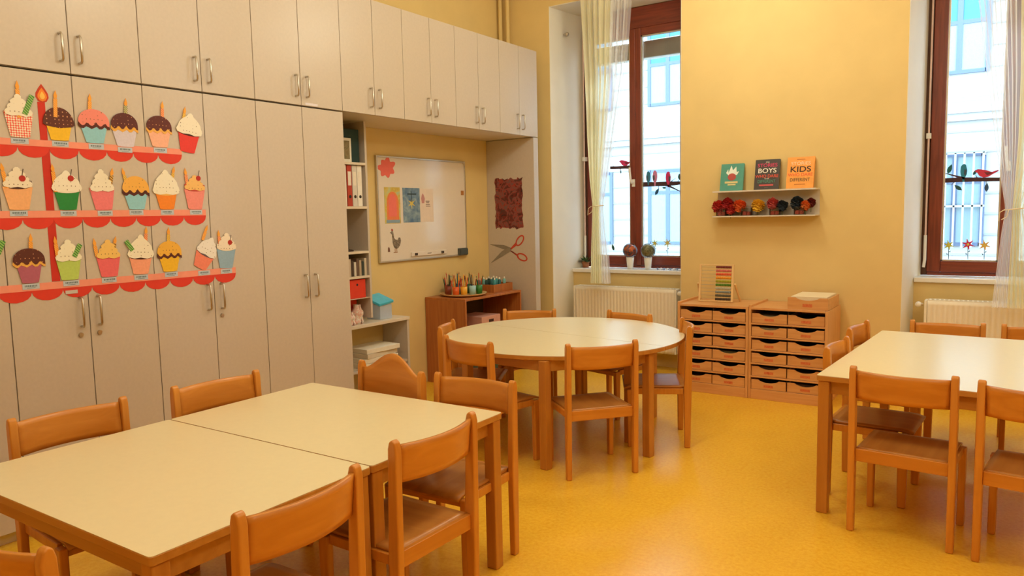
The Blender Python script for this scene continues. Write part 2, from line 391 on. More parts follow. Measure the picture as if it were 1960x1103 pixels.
MB().box(0, .012, -.045, .045, 0, .17).build('cover', paper('#e8e2d4'), r); MB().box(.0121, .013, -.045, .028, .02, .15).build('cover_picture', blotch('book_pic', ['#5a4430', '#8a7a54', '#33402e']), r)
r = empty('hat', (-.40, 3.79, 1.2045), label='dark rounded felt hat lying on the third shelf', cat='hat')
MB().lathe((0, 0, 0), [(.11, 0), (.11, .008), (.078, .015), (.07, .07), (.045, .10), (.001, .11)], 20).build('hat_body', paper('#3a2418'), r)
for i in range(7):
    c = ['#c9b8a4', '#4b3a30', '#d9d0c4', '#6a5040', '#b9a48c', '#3c4440', '#d0c2ae'][i]; y = 3.775 + i * .026
    labs = ['thin tan book at the left end of the short row under the hat shelf', 'thin dark brown book, second in the short row under the hat shelf', 'thin pale grey book, third in the short row under the hat shelf', 'thin mid brown book in the middle of the short row', 'thin sand coloured book right of the middle in the short row', 'thin dark grey-green book, last but one of the short row', 'thin cream book at the right end of the short row']
    tag(MB().box(-.45, -.285, y, y + .022, 1.022, 1.15 - .012 * (i % 3)).build('thin_book', paper(c), None, .001), labs[i], 'book', 'thin books above the red boxes')
MB_sh = MB().box(-.525, xF + .002, yS0 + .019, yS1 - .021, .854, .8575).box(-.525, xF + .002, yS0 + .019, yS1 - .021, 1.004, 1.0215).build('shelf', M['lamedge'], bpy.data.objects['open_bookcase'], .001)
for z, lab in ((.858, 'red storage box with a round black hole, upper of the two'), (.715, 'red storage box standing below the other red one, behind the white bags')):
    r = empty('red_storage_box', (-.285 if z > .8 else -.385, 3.85, z), label=lab, cat='box', group='red storage boxes')
    MB().box(-.135, 0, -.085, .085, 0, .138).build('box_body', paper('#e23c1e'), r, .004)
    MB().tube([(0, .0, .10), (.0015, 0, .10)], .009, 12).build('finger_hole', paper('#2c1510'), r)
tag(MB().box(-.52, -.385, 3.75, 3.95, .6615, .7145).build('red_folder_tray', paper('#cf3418'), None, .003), 'flat red tray under the lower red storage box', 'tray')
# counter items
r = empty('storage_tub', (-.395, 4.18, .6615), label='clear plastic tub with a tilted light blue lid on the low counter', cat='box')
MB().box(-.07, .07, -.065, .065, 0, .004).box(-.07, -.067, -.065, .065, .004, .115).box(.067, .07, -.065, .065, .004, .115).box(-.067, .067, -.065, -.062, .004, .115).box(-.067, .067, .062, .065, .004, .115).build('tub_body', M['frost'], r)
MB().box(-.06, .06, -.055, .055, .005, .07).build('tub_contents', blotch('tub_stuff', ['#9cc8ec', '#f0d8e0', '#e0f0ff']), r)
MB().obox((.0, .0, .148), [(1, 0, -.32), (0, 1, .1), (.32, -.1, 1)], (.085, .08, .011)).build('lid', plain('blue_lid', '#4cc8f0', .3), r, .005)
for (x, y, s, lab) in ((-.33, 3.80, 1.0, 'smaller white printed bag at the foot of the shelf column, half behind the tall cupboard'), (-.335, 3.885, 1.5, 'taller white and pink bag in front of the lower red box')):
    r = empty('paper_bag', (x, y, .6615), label=lab, cat='bag')
    P = []
    for i in range(9):
        z = i * .012 * s; rr = .042 * (1 + .12 * math.sin(i * 1.7)) * (1 if i < 6 else 1 - .14 * (i - 5))
        P.append([(rr * math.cos(a * PI / 8) * (1 + .1 * math.sin(3 * a + i)), rr * math.sin(a * PI / 8) * (1 + .1 * math.cos(2 * a - i)), z) for a in range(17)])
    MB().grid(P).build('bag_body', blotch('bag_print', ['#f2eee6', '#f0e6de', '#e8b0a0', '#f4f0ea'], 30), r, solid=.002)
for i in range(4):
    z = .3205 + i * .036
    lab = ['lowest white flat box in the pile under the counter', 'second white flat box from the bottom of the pile under the counter', 'third white flat box, just below the top of the pile under the counter', 'top white flat box of the pile under the counter'][i]
    r = tag(MB().box(-.12, .12, -.17, .17, 0, .035).build('flat_box', paper(['#e9dcc4', '#efe4d0', '#dfd0b8', '#f3ead8'][i]), None, .003, loc=(-.395 + .01 * (i % 2), 4.05 + .012 * i, z)), lab, 'box', 'flat white boxes under the counter')
    r.rotation_euler.z = .05 * ((-1) ** i)

# ------------------------------------------------------------------ side cabinet + its contents
r = empty('side_cabinet', (0, 0, 0), label='brown wooden open-fronted cabinet under the whiteboard, pencil tray on top', cat='cabinet')
cx0, cx1, cy0, cy1, ch = -.535, -.095, 4.885, 5.735, .748
MB().box(cx0, cx1, cy0, cy1, ch - .02, ch).build('top', M['brown'], r, .002)
MB().box(cx0, cx1, cy0, cy0 + .02, 0, ch - .02).build('side_panel', M['brown'], r, .002)
MB().box(cx0, cx1, cy1 - .02, cy1, 0, ch - .02).build('side_panel', M['brown'], r, .002)
MB().box(cx0, cx0 + .012, cy0 + .02, cy1 - .02, .05, ch - .02).build('back_panel', plain('cab_back', '#54402c', .7), r)
MB().box(cx0 + .012, cx1 - .01, cy0 + .02, cy1 - .02, .385, .403).build('shelf', M['brown'], r, .001)
MB().box(cx0, cx1 - .02, cy0 + .02, cy1 - .02, 0, .05).build('plinth', M['brown'], r)
for (y, z, c, d, lab) in ((5.30, .4035, '#d8a08c', .155, 'pale pink carton with a hand hole on the upper level of the brown cabinet'), (5.10, .19, '#e0b8a8', .15, 'pale pink carton with a hand hole on the lower level of the brown cabinet'), (5.50, .19, '#c89a88', .12, 'pink carton beside the other carton on the lower level')):
    if z < .3: z = .1715 + .0
    r = empty('carton', (-.13, y, z), label=lab, cat='box', group='cartons in the brown cabinet')
    MB().box(-.28, 0, -.14, .14, 0, d).build('carton_body', paper(c), r, .003)
    MB().box(0, .001, -.035, .035, d - .055, d - .03).build('hand_hole', paper('#3a1c14'), r)
for y, lab in ((5.10, 'dark green crate at the bottom left of the brown cabinet'), (5.50, 'dark green crate at the bottom right of the brown cabinet')):
    tag(MB().box(-.42, -.125, y - .17, y + .17, .0505, .171).build('green_crate', paper('#3c4a3c'), None, .004), lab, 'crate', 'green crates in the brown cabinet')
# pencil tray
r = empty('pencil_tray', (-.31, 5.14, ch + .0005), label='round beige tray carrying the coloured pencil cups', cat='tray')
pr_ = [(.001, .0), (.165, .0), (.195, .010), (.208, .024), (.202, .024), (.19, .015), (.163, .008), (.001, .008)]
MB().lathe((0, 0, 0), pr_, 36).build('tray_body', plain('tray_wood', '#d9b27a', .4), r)
cups = [(-.24, 4.985, '#e0601c', 'orange'), (-.20, 5.045, '#f0b030', 'yellow'), (-.36, 5.03, '#8a3a20', 'brick red'), (-.33, 5.13, '#2f5a5c', 'teal'), (-.19, 5.155, '#9fc8cc', 'pale blue'), (-.44, 5.12, '#5a3c2c', 'brown'), (-.185, 5.245, '#2f7a34', 'green'), (-.30, 5.24, '#1c5a3c', 'dark green'), (-.42, 5.23, '#224a66', 'navy')]
proto = None
pc = ['#d8532c', '#f0b23c', '#3c6a3a', '#27455c', '#8a3426', '#e8d2a0', '#3a2a22', '#2f8088', '#c03a34', '#4c5a30']
penm = {c: plain('pencil_' + c[1:], c, .4) for c in pc}
penc_mesh = None
tipm = plain('pencil_tip_wood', '#d8a868', .6)
for i, (x, y, c, cn) in enumerate(cups):
    x -= .03; z = ch + .009
    r = empty('pencil_cup', (x, y, z), label='%s pencil cup on the round tray' % cn, cat='cup', group='pencil cups on the round tray')
    MB().lathe((0, 0, 0), [(.001, 0), (.027, 0), (.031, .08), (.028, .08), (.025, .004), (.001, .004)], 20).build('cup_body', plain('cup_' + cn.replace(' ', '_'), c, .4), r)
    for j in range(5):
        a = j * 2 * PI / 5 + i; cc = pc[(i * 3 + j) % 10] if i > 1 else ['#d8532c', '#f0b23c', '#c03a34'][j % 3]
        p0 = Vector((x + .012 * math.cos(a), y + .012 * math.sin(a), z + .005)); d = Vector((.03 * math.cos(a), .03 * math.sin(a), .15 + .02 * ((i + j) % 3)))
        o = empty('pencil', p0, label='thin coloured pencil standing in the %s pencil cup' % cn, cat='pencil', group='pencils in the %s cup' % cn)
        o.rotation_mode = 'QUATERNION'; o.rotation_quaternion = d.to_track_quat('Z', 'Y'); L = d.length
        MB().tube([(0, 0, 0), (0, 0, L - .018)], .0042, 6).build('shaft', penm[cc], o)
        MB().lathe((0, 0, L - .018), [(.0042, 0), (.0008, .018)], 6).build('tip', tipm, o)
r = empty('wooden_crate', (-.30, 5.57, ch + .0005), label='low wooden box of teal tubes right of the pencil tray', cat='box')
MB().box(-.12, .12, -.15, .15, 0, .008).box(-.12, .12, -.15, -.142, .008, .07).box(-.12, .12, .142, .15, .008, .07).box(-.12, -.112, -.142, .142, .008, .07).box(.112, .12, -.142, .142, .008, .07).build('crate_body', M['brown'], r, .001)
for i in range(10):
    x = -.30 + (-.07 + .07 * (i % 3)); y = 5.45 + .026 * i; c = ['#2c6a70', '#1f3f3a', '#4a9aa0', '#7ab4b4', '#2c6a70'][i % 5]
    o = empty('paint_tube', (x, y, ch + .010), label='teal or dark green paint tube standing in the low wooden box', cat='tube', group='paint tubes in the wooden box')
    MB().lathe((0, 0, 0), [(.001, 0), (.014, 0), (.015, .09), (.008, .10), (.001, .10)], 12).build('tube_body', paper(c), o)
    MB().lathe((0, 0, .1), [(.007, 0), (.007, .016), (.001, .016)], 10).build('cap', paper('#e8e0d0'), o)

# ------------------------------------------------------------------ whiteboard & items
bx = LX + .002
r = empty('whiteboard', (bx, 0, 0), label='silver framed whiteboard on the yellow wall of the niche', cat='whiteboard')
y0, y1, z0, z1 = 4.336, 5.483, 1.08, 1.94
MB().box(0, .014, y0 + .012, y1 - .012, z0 + .012, z1 - .012).build('writing_surface', M['board'], r)
MB().box(0, .02, y0, y0 + .014, z0, z1).box(0, .02, y1 - .014, y1, z0, z1).box(0, .02, y0 + .014, y1 - .014, z0, z0 + .014).box(0, .02, y0 + .014, y1 - .014, z1 - .014, z1).build('frame', M['alu'], r, .002)
fx = bx + .0142
X, Yv, Zv = Vector((1, 0, 0)), Vector((0, 1, 0)), Vector((0, 0, 1))
# splat
pts = []
rnd = random.Random(3)
lob = [1.0, 1.5, .95, 1.35, .9, 1.1, .85, 1.45, .95, 1.25, .9, 1.2, .9, 1.3]
for i in range(84):
    a = 2 * PI * i / 84; t = (i / 84 * 14); b = t - int(t); l0, l1 = lob[int(t) % 14], lob[(int(t) + 1) % 14]
    rr = .068 * (l0 * (1 - (1 - math.cos(PI * b)) / 2) + l1 * (1 - math.cos(PI * b)) / 2); pts.append((rr * math.cos(a) * 1.12, rr * math.sin(a)))
r = tag(MB().prism(pts, (fx, 4.452, 1.845), Yv, Zv, X * .002).build('splat_magnet', paper('#ee6f62')), 'coral red paint splat shape at the top left of the whiteboard', 'cutout')
def sheet(name, y0, y1, z0, z1, x, mat, label, cat):
    r = empty(name, (x, 0, 0), label=label, cat=cat)
    MB().box(0, .0012, y0, y1, z0, z1).build('paper_sheet', mat, r); return r
r = sheet('child_painting', 4.415, 4.60, 1.395, 1.69, fx, blotch('pg1', ['#b8c8a0', '#d8c060', '#c8a850']), 'painting of a coral arch on green and yellow, on the whiteboard', 'painting')
ar = [(-.07, -.11), (.07, -.11)] + [(.07 * math.cos(a * PI / 10), .03 + .09 * math.sin(a * PI / 10)) for a in range(11)]
MB().prism(ar, (.0012, 4.51, 1.535), Yv, Zv, X * .0006).build('orange_arch', paper('#ec8450'), r)
MB().prism([(a * .66, b * .8) for a, b in ar], (.0019, 4.508, 1.54), Yv, Zv, X * .0006).build('coral_arch', paper('#f0786c'), r)
MB().box(.0012, .002, 4.43, 4.59, 1.4, 1.425).build('painted_ground', paper('#8aa4b8'), r)
r = sheet('child_painting', 4.632, 4.845, 1.40, 1.688, fx, blotch('pg2', ['#54749a', '#7a94ac', '#9ab0bc']), 'blue painting with a small yellow flower on the whiteboard', 'painting')
fl = [(.05 * (1 if i % 2 else .3) * math.cos(PI * i / 6), .05 * (1 if i % 2 else .3) * math.sin(PI * i / 6)) for i in range(12)]
MB().prism(fl, (.0012, 4.74, 1.56), Yv, Zv, X * .0006).build('yellow_flower', paper('#d8c060'), r)
MB().box(.0012, .002, 4.735, 4.742, 1.57, 1.66).box(.0012, .002, 4.69, 4.80, 1.632, 1.642).build('dark_strokes', paper('#2c4048'), r)
r = sheet('note_sheet', 4.852, 5.02, 1.40, 1.685, fx, paper('#e9d8cc'), 'pale note sheet with small print and a pink figure, right of the blue painting', 'paper')
MB().prism([(-.014, -.04), (.014, -.04), (.026, 0), (.012, .03), (0, .045), (-.012, .03), (-.024, 0)], (.0012, 4.885, 1.60), Yv, Zv, X * .0006).build('pink_figure', paper('#c89090'), r)
b = MB()
for i, (yy, wd) in enumerate(((4.92, .05), (4.925, .04), (4.92, .055), (4.92, .06))): b.box(.0012, .0018, yy, yy + wd, 1.575 - i * .014, 1.581 - i * .014)
b.build('small_print', paper('#6a5a54'), r)
# hen
hen = [(-.055, .075), (-.04, .082), (-.03, .095), (-.02, .088), (-.012, .06), (-.008, .03), (.01, .018), (.035, .015), (.05, .035), (.068, .03), (.072, .005), (.06, -.03), (.035, -.055), (.01, -.058), (-.012, -.045), (-.025, -.015), (-.028, .02), (-.03, .055), (-.04, .07)]
r = empty('hen_cutout', (fx, 4.52, 1.245), label='grey and brown paper hen at the bottom left of the whiteboard', cat='cutout')
MB().prism(hen, (0, 0, 0), Yv, Zv, X * .0015).build('hen_body', blotch('hen', ['#3a3430', '#6a5c4c', '#9a8c7c', '#3f3a34'], 60), r)
MB().box(0, .0015, -.004, .001, -.085, -.054).box(0, .0015, .018, .023, -.085, -.054).box(0, .0015, -.018, .004, -.09, -.085).box(0, .0015, .004, .028, -.09, -.085).build('hen_legs', paper('#a8784c'), r)
MB().prism([(-.04, .093), (-.034, .108), (-.028, .1), (-.022, .108), (-.018, .09)], (0, 0, 0), Yv, Zv, X * .0018).build('comb', paper('#b03428'), r)
tag(MB().prism([(-.012, -.02), (.012, -.02), (.008, .01), (0, .022), (-.01, .01)], (fx, 4.447, 1.185), Yv, Zv, X * .0015).build('chick_cutout', paper('#7a4a34')), 'tiny brown chick cutout at the feet of the paper hen', 'cutout')
r = empty('marker_holder', (fx, 0, 0), label='slim white magnetic holder with two dark clips, low on the whiteboard', cat='holder')
MB().box(0, .014, 4.71, 5.17, 1.112, 1.148).build('holder_body', paper('#e6dbd2'), r, .003)
for y in (4.76, 5.11): MB().box(.014, .022, y - .015, y + .015, 1.12, 1.14).build('clip', paper('#4a3c34'), r)
MB().box(.014, .0146, 4.91, 4.96, 1.127, 1.134).build('print', paper('#7a6c64'), r)
r = empty('board_eraser', (fx, 0, 0), label='dark grey board eraser at the bottom right corner of the whiteboard', cat='eraser')
MB().box(0, .022, 5.345, 5.465, 1.085, 1.15).build('felt', paper('#5a5a54'), r, .003)
MB().box(.022, .034, 5.35, 5.46, 1.09, 1.145).build('grip', paper('#4a5254'), r, .004)
tag(MB().box(fx, fx + .008, 5.415, 5.45, 1.635, 1.675).build('square_magnet', paper('#b0743c'), None, .002), 'small brown square magnet at the right edge of the whiteboard', 'magnet')
tag(MB().prism([(0, 0), (.035, 0), (.035, -.04)], (bx + .0205, 5.445, 1.925), Yv, Zv, X * .002).build('corner_sticker', paper('#c8b8a4')), 'small bent sticker on the top right corner of the whiteboard', 'sticker')

# painting + scissors on end panel (faces -y)
pf = P0 - .0005; D = Vector((0, -.0015, 0))
pts = []
rnd = random.Random(5)
for i in range(60):
    t = i / 60 * 4; sd = int(t); u = t - sd
    a, bb = [(-.155 + .31 * u, .235), (.155, .235 - .47 * u), (.155 - .31 * u, -.235), (-.155, -.235 + .47 * u)][sd]
    pts.append((a + rnd.uniform(-.009, .009), bb + rnd.uniform(-.012, .012)))
r = empty('finger_painting', (-.288, pf, 1.55), label='dark red and brown daubed painting on the end panel above the scissors', cat='painting')
MB().prism(pts, (0, 0, 0), X, Zv, D).build('painted_sheet', blotch('daub', ['#2a1a18', '#7a2018', '#4a302c', '#a04038', '#6a5450', '#b03828', '#3a1c1a'], 16), r)
r = empty('scissors_cutout', (-.288, pf, 1.12), label='paper scissors with grey blades and red handles on the end panel', cat='cutout')
def ring(c, rx, rz, ang, wd):
    o, inn = [], []
    for i in range(24):
        a = 2 * PI * i / 24
        for L, q in ((o, 0), (inn, -wd)):
            x, z = (rx + q) * math.cos(a), (rz + q) * math.sin(a)
            L.append((c[0] + x * math.cos(ang) - z * math.sin(ang), c[1] + x * math.sin(ang) + z * math.cos(ang)))
    v = [(p[0], y, p[1]) for y in (0, -.002) for L in (o, inn) for p in L]; f = []
    for i in range(24):
        j = (i + 1) % 24
        f += [(48 + i, 48 + j, 72 + j, 72 + i), (i, 24 + i, 24 + j, j), (i, j, 48 + j, 48 + i), (24 + i, 72 + i, 72 + j, 24 + j)]
    return v, f
MB().prism([(-.237, .045), (-.07, .04), (.02, .01), (.0, -.02), (-.08, .0)], (0, 0, 0), X, Zv, D).build('blade', plain('blade_grey', '#8b8174', .5), r)
MB().prism([(-.226, -.138), (-.06, -.055), (.02, -.01), (.0, .02), (-.09, -.02)], (0, -.0016, 0), X, Zv, D).build('blade', plain('blade_grey_light', '#958b7c', .5), r)
for c, ang, q in (((.118, .082), .85, ((.0, .0), (.05, .05))), ((.14, -.075), -.35, ((.0, -.0), (.07, -.03)))):
    v, f = ring(c, .062, .036, ang, .013); m = MB(); m.add(v, f)
    m.prism([(-.01, -.01), (.012, -.012) if ang < 0 else (.012, -.008), (c[0] - .035, c[1] - .045 + (.04 if ang < 0 else 0)), (c[0] - .05, c[1] - .02 + (.045 if ang < 0 else 0))], (0, 0, 0), X, Zv, D)
    m.build('handle_loop', paper('#c8452f'), r)

# ------------------------------------------------------------------ cupcake display on the cupboard doors
CF = .0006
def scal_tier(y0, y1, zt, zb, zs, label, tilt_end=0):
    r = empty('paper_cake_tier', (CF, 0, 0), label=label, cat='paper decoration', group='cake stand tiers')
    MB().box(.0012, .0026, y0, y1, zb, zt).build('pink_band', paper('#f59a84'), r)
    m = MB(); pts = [(y0, zb + .012)]; n = round((y1 - y0) / .131); wd = (y1 - y0) / n
    for i in range(n):
        yc = y0 + wd * (i + .5)
        for k in range(9):
            a = PI - PI * k / 8; pts.append((yc + wd * .5 * math.cos(a), zb - (zb - zs) * (.12 + .88 * math.sin(a))))
    pts.append((y1, zb + .012))
    m.prism(pts, (0, 0, 0), Yv, Zv, X * .0012).build('red_scallops', paper('#df3a26'), r)
    return r
scal_tier(1.02, 2.341, 1.834, 1.804, 1.752, 'top red scalloped paper tier with pink band under the first cupcake row')
scal_tier(1.02, 2.462, 1.512, 1.480, 1.428, 'middle red scalloped paper tier with pink band under the second cupcake row')
scal_tier(1.02, 2.63, 1.181, 1.148, 1.098, 'lowest red scalloped paper tier with pink band under the third cupcake row')
for a, b, y, lab in ((1.835, 2.006, 1.662, 'red paper candle with an orange flame at the top of the cake display'),):
    r = empty('paper_candle', (CF, 0, 0), label=lab, cat='paper decoration')
    MB().box(0, .001, y - .016, y + .016, a, b).build('candle_stick', paper('#cf2f1c'), r)
    fl = [(0, .082), (.014, .062), (.026, .04), (.028, .022), (.018, .004), (0, -.004), (-.018, .004), (-.028, .022), (-.026, .04), (-.014, .062)]
    MB().prism(fl, (0, y + .006, b), Yv, Zv, X * .0012).build('flame_red', paper('#c83c1c'), r)
    MB().prism([(p * .72, q * .72 + .006) for p, q in fl], (.0012, y + .006, b), Yv, Zv, X * .0008).build('flame_orange', paper('#f08a2c'), r)
    MB().prism([(p * .4, q * .42 + .014) for p, q in fl], (.002, y + .006, b), Yv, Zv, X * .0008).build('flame_yellow', paper('#f8c45c'), r)
for a, b, y, lab in ((1.513, 1.800, 1.664, 'red paper post joining the top and middle cupcake tiers'), (1.183, 1.476, 1.664, 'red paper post joining the middle and lowest cupcake tiers')):
    tag(MB().box(CF, CF + .001, y - .018, y + .018, a, b).build('paper_post', paper('#cb2c1a')), lab, 'paper decoration')
CK = [
 # y, z, w, hcup, wf, hf, candles, cupmat, frosting style, colours, label
 (1.563, 1.842, .120, .109, .111, .088, [(1.564, 2.028 - .09, 1.566, 2.09, 'o'), (1.586, 1.955, 1.623, 2.042, 'g')], 'dots', 'swirl', ('#f3ead8',), 'cupcake in a red and white dotted cup with a green striped straw'),
 (1.730, 1.840, .118, .082, .139, .090, [(1.717, 1.955, 1.724, 2.066, 'o')], '#f4c21e', 'dome', ('#5c2412',), 'cupcake with plain brown icing in a bright yellow cup'),
 (1.890, 1.838, .124, .076, .149, .095, [(1.874, 1.99, 1.880, 2.071, 'o')], '#93cfe4', 'drip', ('#f28c80', '#5a2018'), 'cupcake with pink icing over brown drips in a light blue cup'),
 (2.039, 1.830, .125, .081, .138, .095, [(2.049, 1.99, 2.054, 2.068, 'k')], '#d8d0e4', 'drip', ('#5a1f1a', '#f0b44c'), 'cupcake with dark icing over yellow in a pale lilac cup'),
 (2.221, 1.839, .124, .078, .140, .092, [(2.242, 1.99, 2.247, 2.074, 'r')], '#f6b79c', 'drip', ('#5e2016', '#f2b65a'), 'cupcake with dark icing over yellow in a pale pink cup, top row'),
 (2.375, 1.821, .122, .097, .144, .117, [(2.336, 1.95, 2.342, 2.058, 'y')], '#e4352a', 'cream', ('#f3ead6', '#4a1f14'), 'tilted white cream cupcake in a red cup at the right of the top row'),
 (1.534, 1.519, .123, .100, .117, .097, [(1.490, 1.625, 1.476, 1.725, 'o')], '#f5b680', 'swirlc', ('#f3e8d4', '#4a2416'), 'white swirl cupcake with a cherry in a peach cup'),
 (1.742, 1.517, .113, .086, .129, .103, [(1.693, 1.61, 1.685, 1.73, 'o')], '#1f8a3c', 'creamc', ('#f6efdf', '#f6efdf'), 'white cream cupcake with a cherry in a green cup'),
 (1.909, 1.516, .121, .105, .112, .099, [(1.950, 1.64, 1.967, 1.719, 'b')], '#f07e86', 'swirl', ('#f3ead8',), 'white swirl cupcake in a pink cup, middle row'),
 (2.074, 1.518, .120, .076, .141, .101, [(2.032, 1.64, 2.014, 1.723, 'y')], '#93cfe4', 'drip', ('#f2b550', '#54201a'), 'cupcake with yellow icing over dark drips in a light blue cup'),
 (2.237, 1.517, .116, .079, .142, .130, [(2.272, 1.67, 2.288, 1.742, 'y')], '#f58a1e', 'cream', ('#f4ecd8', '#f5c46a'), 'tall white cream cupcake in an orange cup'),
 (2.399, 1.516, .122, .104, .119, .087, [(2.358, 1.64, 2.346, 1.734, 'r')], '#f28f86', 'swirlc', ('#f3c070', '#c84a3c'), 'yellow swirl cupcake with a cherry in a pink cup, end of middle row'),
 (1.375, 1.187, .110, .080, .120, .090, [(1.430, 1.335, 1.456, 1.393, 'g')], '#7a5a8a', 'dome', ('#3c201a',), 'dark cupcake with a green straw cut off at the left frame edge'),
 (1.554, 1.187, .105, .081, .136, .087, [(1.562, 1.30, 1.569, 1.41, 'o')], '#b4607a', 'drip', ('#5a2316', '#f0b656'), 'cupcake with brown icing over yellow in a mauve cup'),
 (1.725, 1.187, .115, .104, .115, .094, [(1.678, 1.30, 1.671, 1.394, 'o'), (1.750, 1.305, 1.781, 1.363, 'g')], '#bcd66a', 'swirl', ('#f5efd8',), 'white swirl cupcake in a light green cup'),
 (1.912, 1.187, .120, .106, .112, .085, [(1.857, 1.30, 1.848, 1.378, 'o'), (1.936, 1.31, 1.952, 1.384, 'b')], '#ee6a72', 'swirl', ('#f4c870',), 'yellow iced cupcake with two candles in a pink cup, lowest row'),
 (2.071, 1.187, .117, .083, .131, .123, [(2.098, 1.35, 2.102, 1.43, 'r'), (2.028, 1.318, 1.995, 1.367, 'g')], '#f7a688', 'cream', ('#f5ecd8', '#4a2214'), 'white cream cupcake with a brown band and green straw in a peach cup'),
 (2.232, 1.189, .115, .077, .138, .094, [(2.230, 1.34, 2.235, 1.421, 'y')], '#f2bd1c', 'drip', ('#efb43c', '#5a2414'), 'cupcake with yellow icing over brown drips in a yellow cup'),
 (2.433, 1.182, .115, .081, .120, .109, [(2.385, 1.34, 2.378, 1.417, 'o')], '#f2866c', 'cream', ('#f1ece8', '#6a5a64'), 'strongly tilted white cream cupcake with a grey band in a salmon cup'),
 (2.569, 1.181, .121, .107, .121, .100, [(2.528, 1.31, 2.519, 1.396, 'r')], '#94b4d0', 'swirlc', ('#f4e6d4', '#f4e6d4'), 'white swirl cupcake with a cherry in a grey-blue cup, last of the lowest row'),
]
canm = dict(o=striped('candle_orange', '#f0962c', '#f8b858', 60), g=striped('straw_green', '#3f8a3a', '#9cc46a', 45), k=striped('candle_green_white', '#3a5a30', '#e8dca0', 60), r=striped('candle_red', '#ee7a3c', '#f8b07a', 60), y=striped('candle_yellow', '#d8a030', '#f2cc60', 60), b=striped('candle_brown', '#7a4a20', '#e8b84c', 45))
flame_m = paper('#f6a83c')
sprk = {c: dotted('sprinkled_' + c[1:], c, '#7a5c34' if s2l(int(c[1:3], 16) / 255) > .5 else '#d89a6a', 55, .16) for c in {q for k in CK for q in k[9]}}
for idx, (yc, zb, wd, hc, wf, hf, cans, cup, sty, cols, lab) in enumerate(CK):
    tilt = {5: -.14, 18: -.5, 16: -.05, 8: .03, 19: -.06, 11: -.03}.get(idx, 0)
    xo = CF + (.0028 if True else 0)
    r = empty('paper_cupcake', (xo, yc, zb), label=lab, cat='paper cupcake', group='paper cupcakes on the cupboard doors'); r.rotation_euler = (tilt, 0, 0)
    if tilt < -.3: r.location.y -= .03; r.location.z += .012
    wb = wd * .66; n = 6
    pts = [(-wb / 2, 0), (-wb * .25, -.003), (wb * .25, -.003), (wb / 2, 0), (wd / 2, hc)] + [(-wd / 2, hc)]
    MB().prism(pts, (0, 0, 0), Yv, Zv, X * .0016).build('cup', dotted('dotted_cup', '#ef5a48', '#f6e2d0', 95, .42) if cup == 'dots' else plain('cupc', cup, .6, .05, 90), r)
    x1 = .0016
    def blob(pts, col, x, name='icing', th=.0014, spr=True):
        return MB().prism(pts, (x, 0, 0), Yv, Zv, X * th).build(name, sprk[col] if spr and col in sprk else paper(col), r)
    H = hc - .012
    if sty == 'dome':
        blob([(wf / 2 * math.cos(PI * k / 14), H + hf * (.12 + .88 * math.sin(PI * k / 14)) - .01) for k in range(15)] + [(-wf * .4, H - .008), (0, H - .016), (wf * .4, H - .008)], cols[0], x1)
    elif sty == 'drip':
        low = [(wf / 2 * math.cos(PI * k / 12), H + .02 + hf * .5 * math.sin(PI * k / 12)) for k in range(13)]
        for k in range(13):
            t = k / 12; low.append((-wf / 2 + wf * t, H + .016 - .016 * abs(math.sin(t * PI * 3.5 + .1))))
        blob(low, cols[1], x1, 'lower_icing', spr=False)
        upp = [(wf / 2 * .98 * math.cos(PI * k / 14), H + hf * .38 + hf * .62 * math.sin(PI * k / 14)) for k in range(15)]
        for k in range(17):
            t = k / 16; upp.append((-wf * .49 + wf * .98 * t, H + hf * .36 - .02 * abs(math.sin(t * PI * 3.5 + .1))))
        blob(upp, cols[0], x1 + .0014)
    else:
        if len(cols) > 1:
            blob([(wf * .5 * math.cos(PI + PI * k / 10), H + .02 + .018 * math.sin(PI + PI * k / 10)) for k in range(11)] + [(wf * .5, H + .04), (-wf * .5, H + .04)], cols[1], x1, 'lower_icing', spr=False)
            base = H + .014
        else: base = H
        hh = hf - (base - H); L = []; R = []
        if sty.startswith('swirl'):
            lv = [(.5, .0), (.52, .16), (.46, .27), (.40, .3), (.42, .42), (.35, .52), (.28, .56), (.3, .68), (.2, .8), (.12, .84), (.13, .93), (.05, 1.03)]
        else:
            lv = [(.49, .0), (.53, .14), (.5, .28), (.46, .36), (.44, .5), (.36, .64), (.25, .78), (.14, .88), (.1, .98), (.03, 1.06)]
        for i, (a, b_) in enumerate(lv): R.append((a * wf, base + b_ * hh)); L.append((-a * wf * (1 if i % 2 else .97), base + b_ * hh))
        blob(R + L[::-1] + [(-wf * .25, base - .007), (0, base - .002), (wf * .25, base - .008)], cols[0], x1 + .0014)
        if sty.endswith('c'):
            dy = {6: .02, 7: .02, 11: .022, 19: .022}[idx]; dz = {6: hc + .038, 7: hc + .06, 11: hc + .062, 19: hc + .038}[idx]
            ch_ = MB().prism([(.014 * math.cos(PI * k / 8), .014 * math.sin(PI * k / 8)) for k in range(16)], (x1 + .0028, dy, dz), Yv, Zv, X * .0012).build('cherry', paper('#b8281c'), r)
            MB().prism([(-.0015, 0), (.0015, 0), (.008, .03), (.005, .031)], (x1 + .0028, dy, dz + .012), Yv, Zv, X * .0012).build('cherry_stem', paper('#4a3020'), r)
    for (ya_, za, yb_, zb_, ck) in cans:
        dv = Vector((0, yb_ - ya_, zb_ - za)); hl = dv.length; dv.normalize(); pv = Vector((0, dv.z, -dv.y)); o0 = Vector((x1 + .0002, ya_ - yc, za - zb - .012)) if ck != 'g' else Vector((x1 + .003, ya_ - yc, za - zb - .012))
        wdt = .0085 if ck != 'g' else .011; fh = .026 if ck != 'g' else 0
        MB().prism([(-wdt, 0), (wdt, 0), (wdt, hl - fh), (-wdt, hl - fh)], o0, pv, dv, X * .0014).build('paper_straw' if ck == 'g' else 'candle', canm[ck], r)
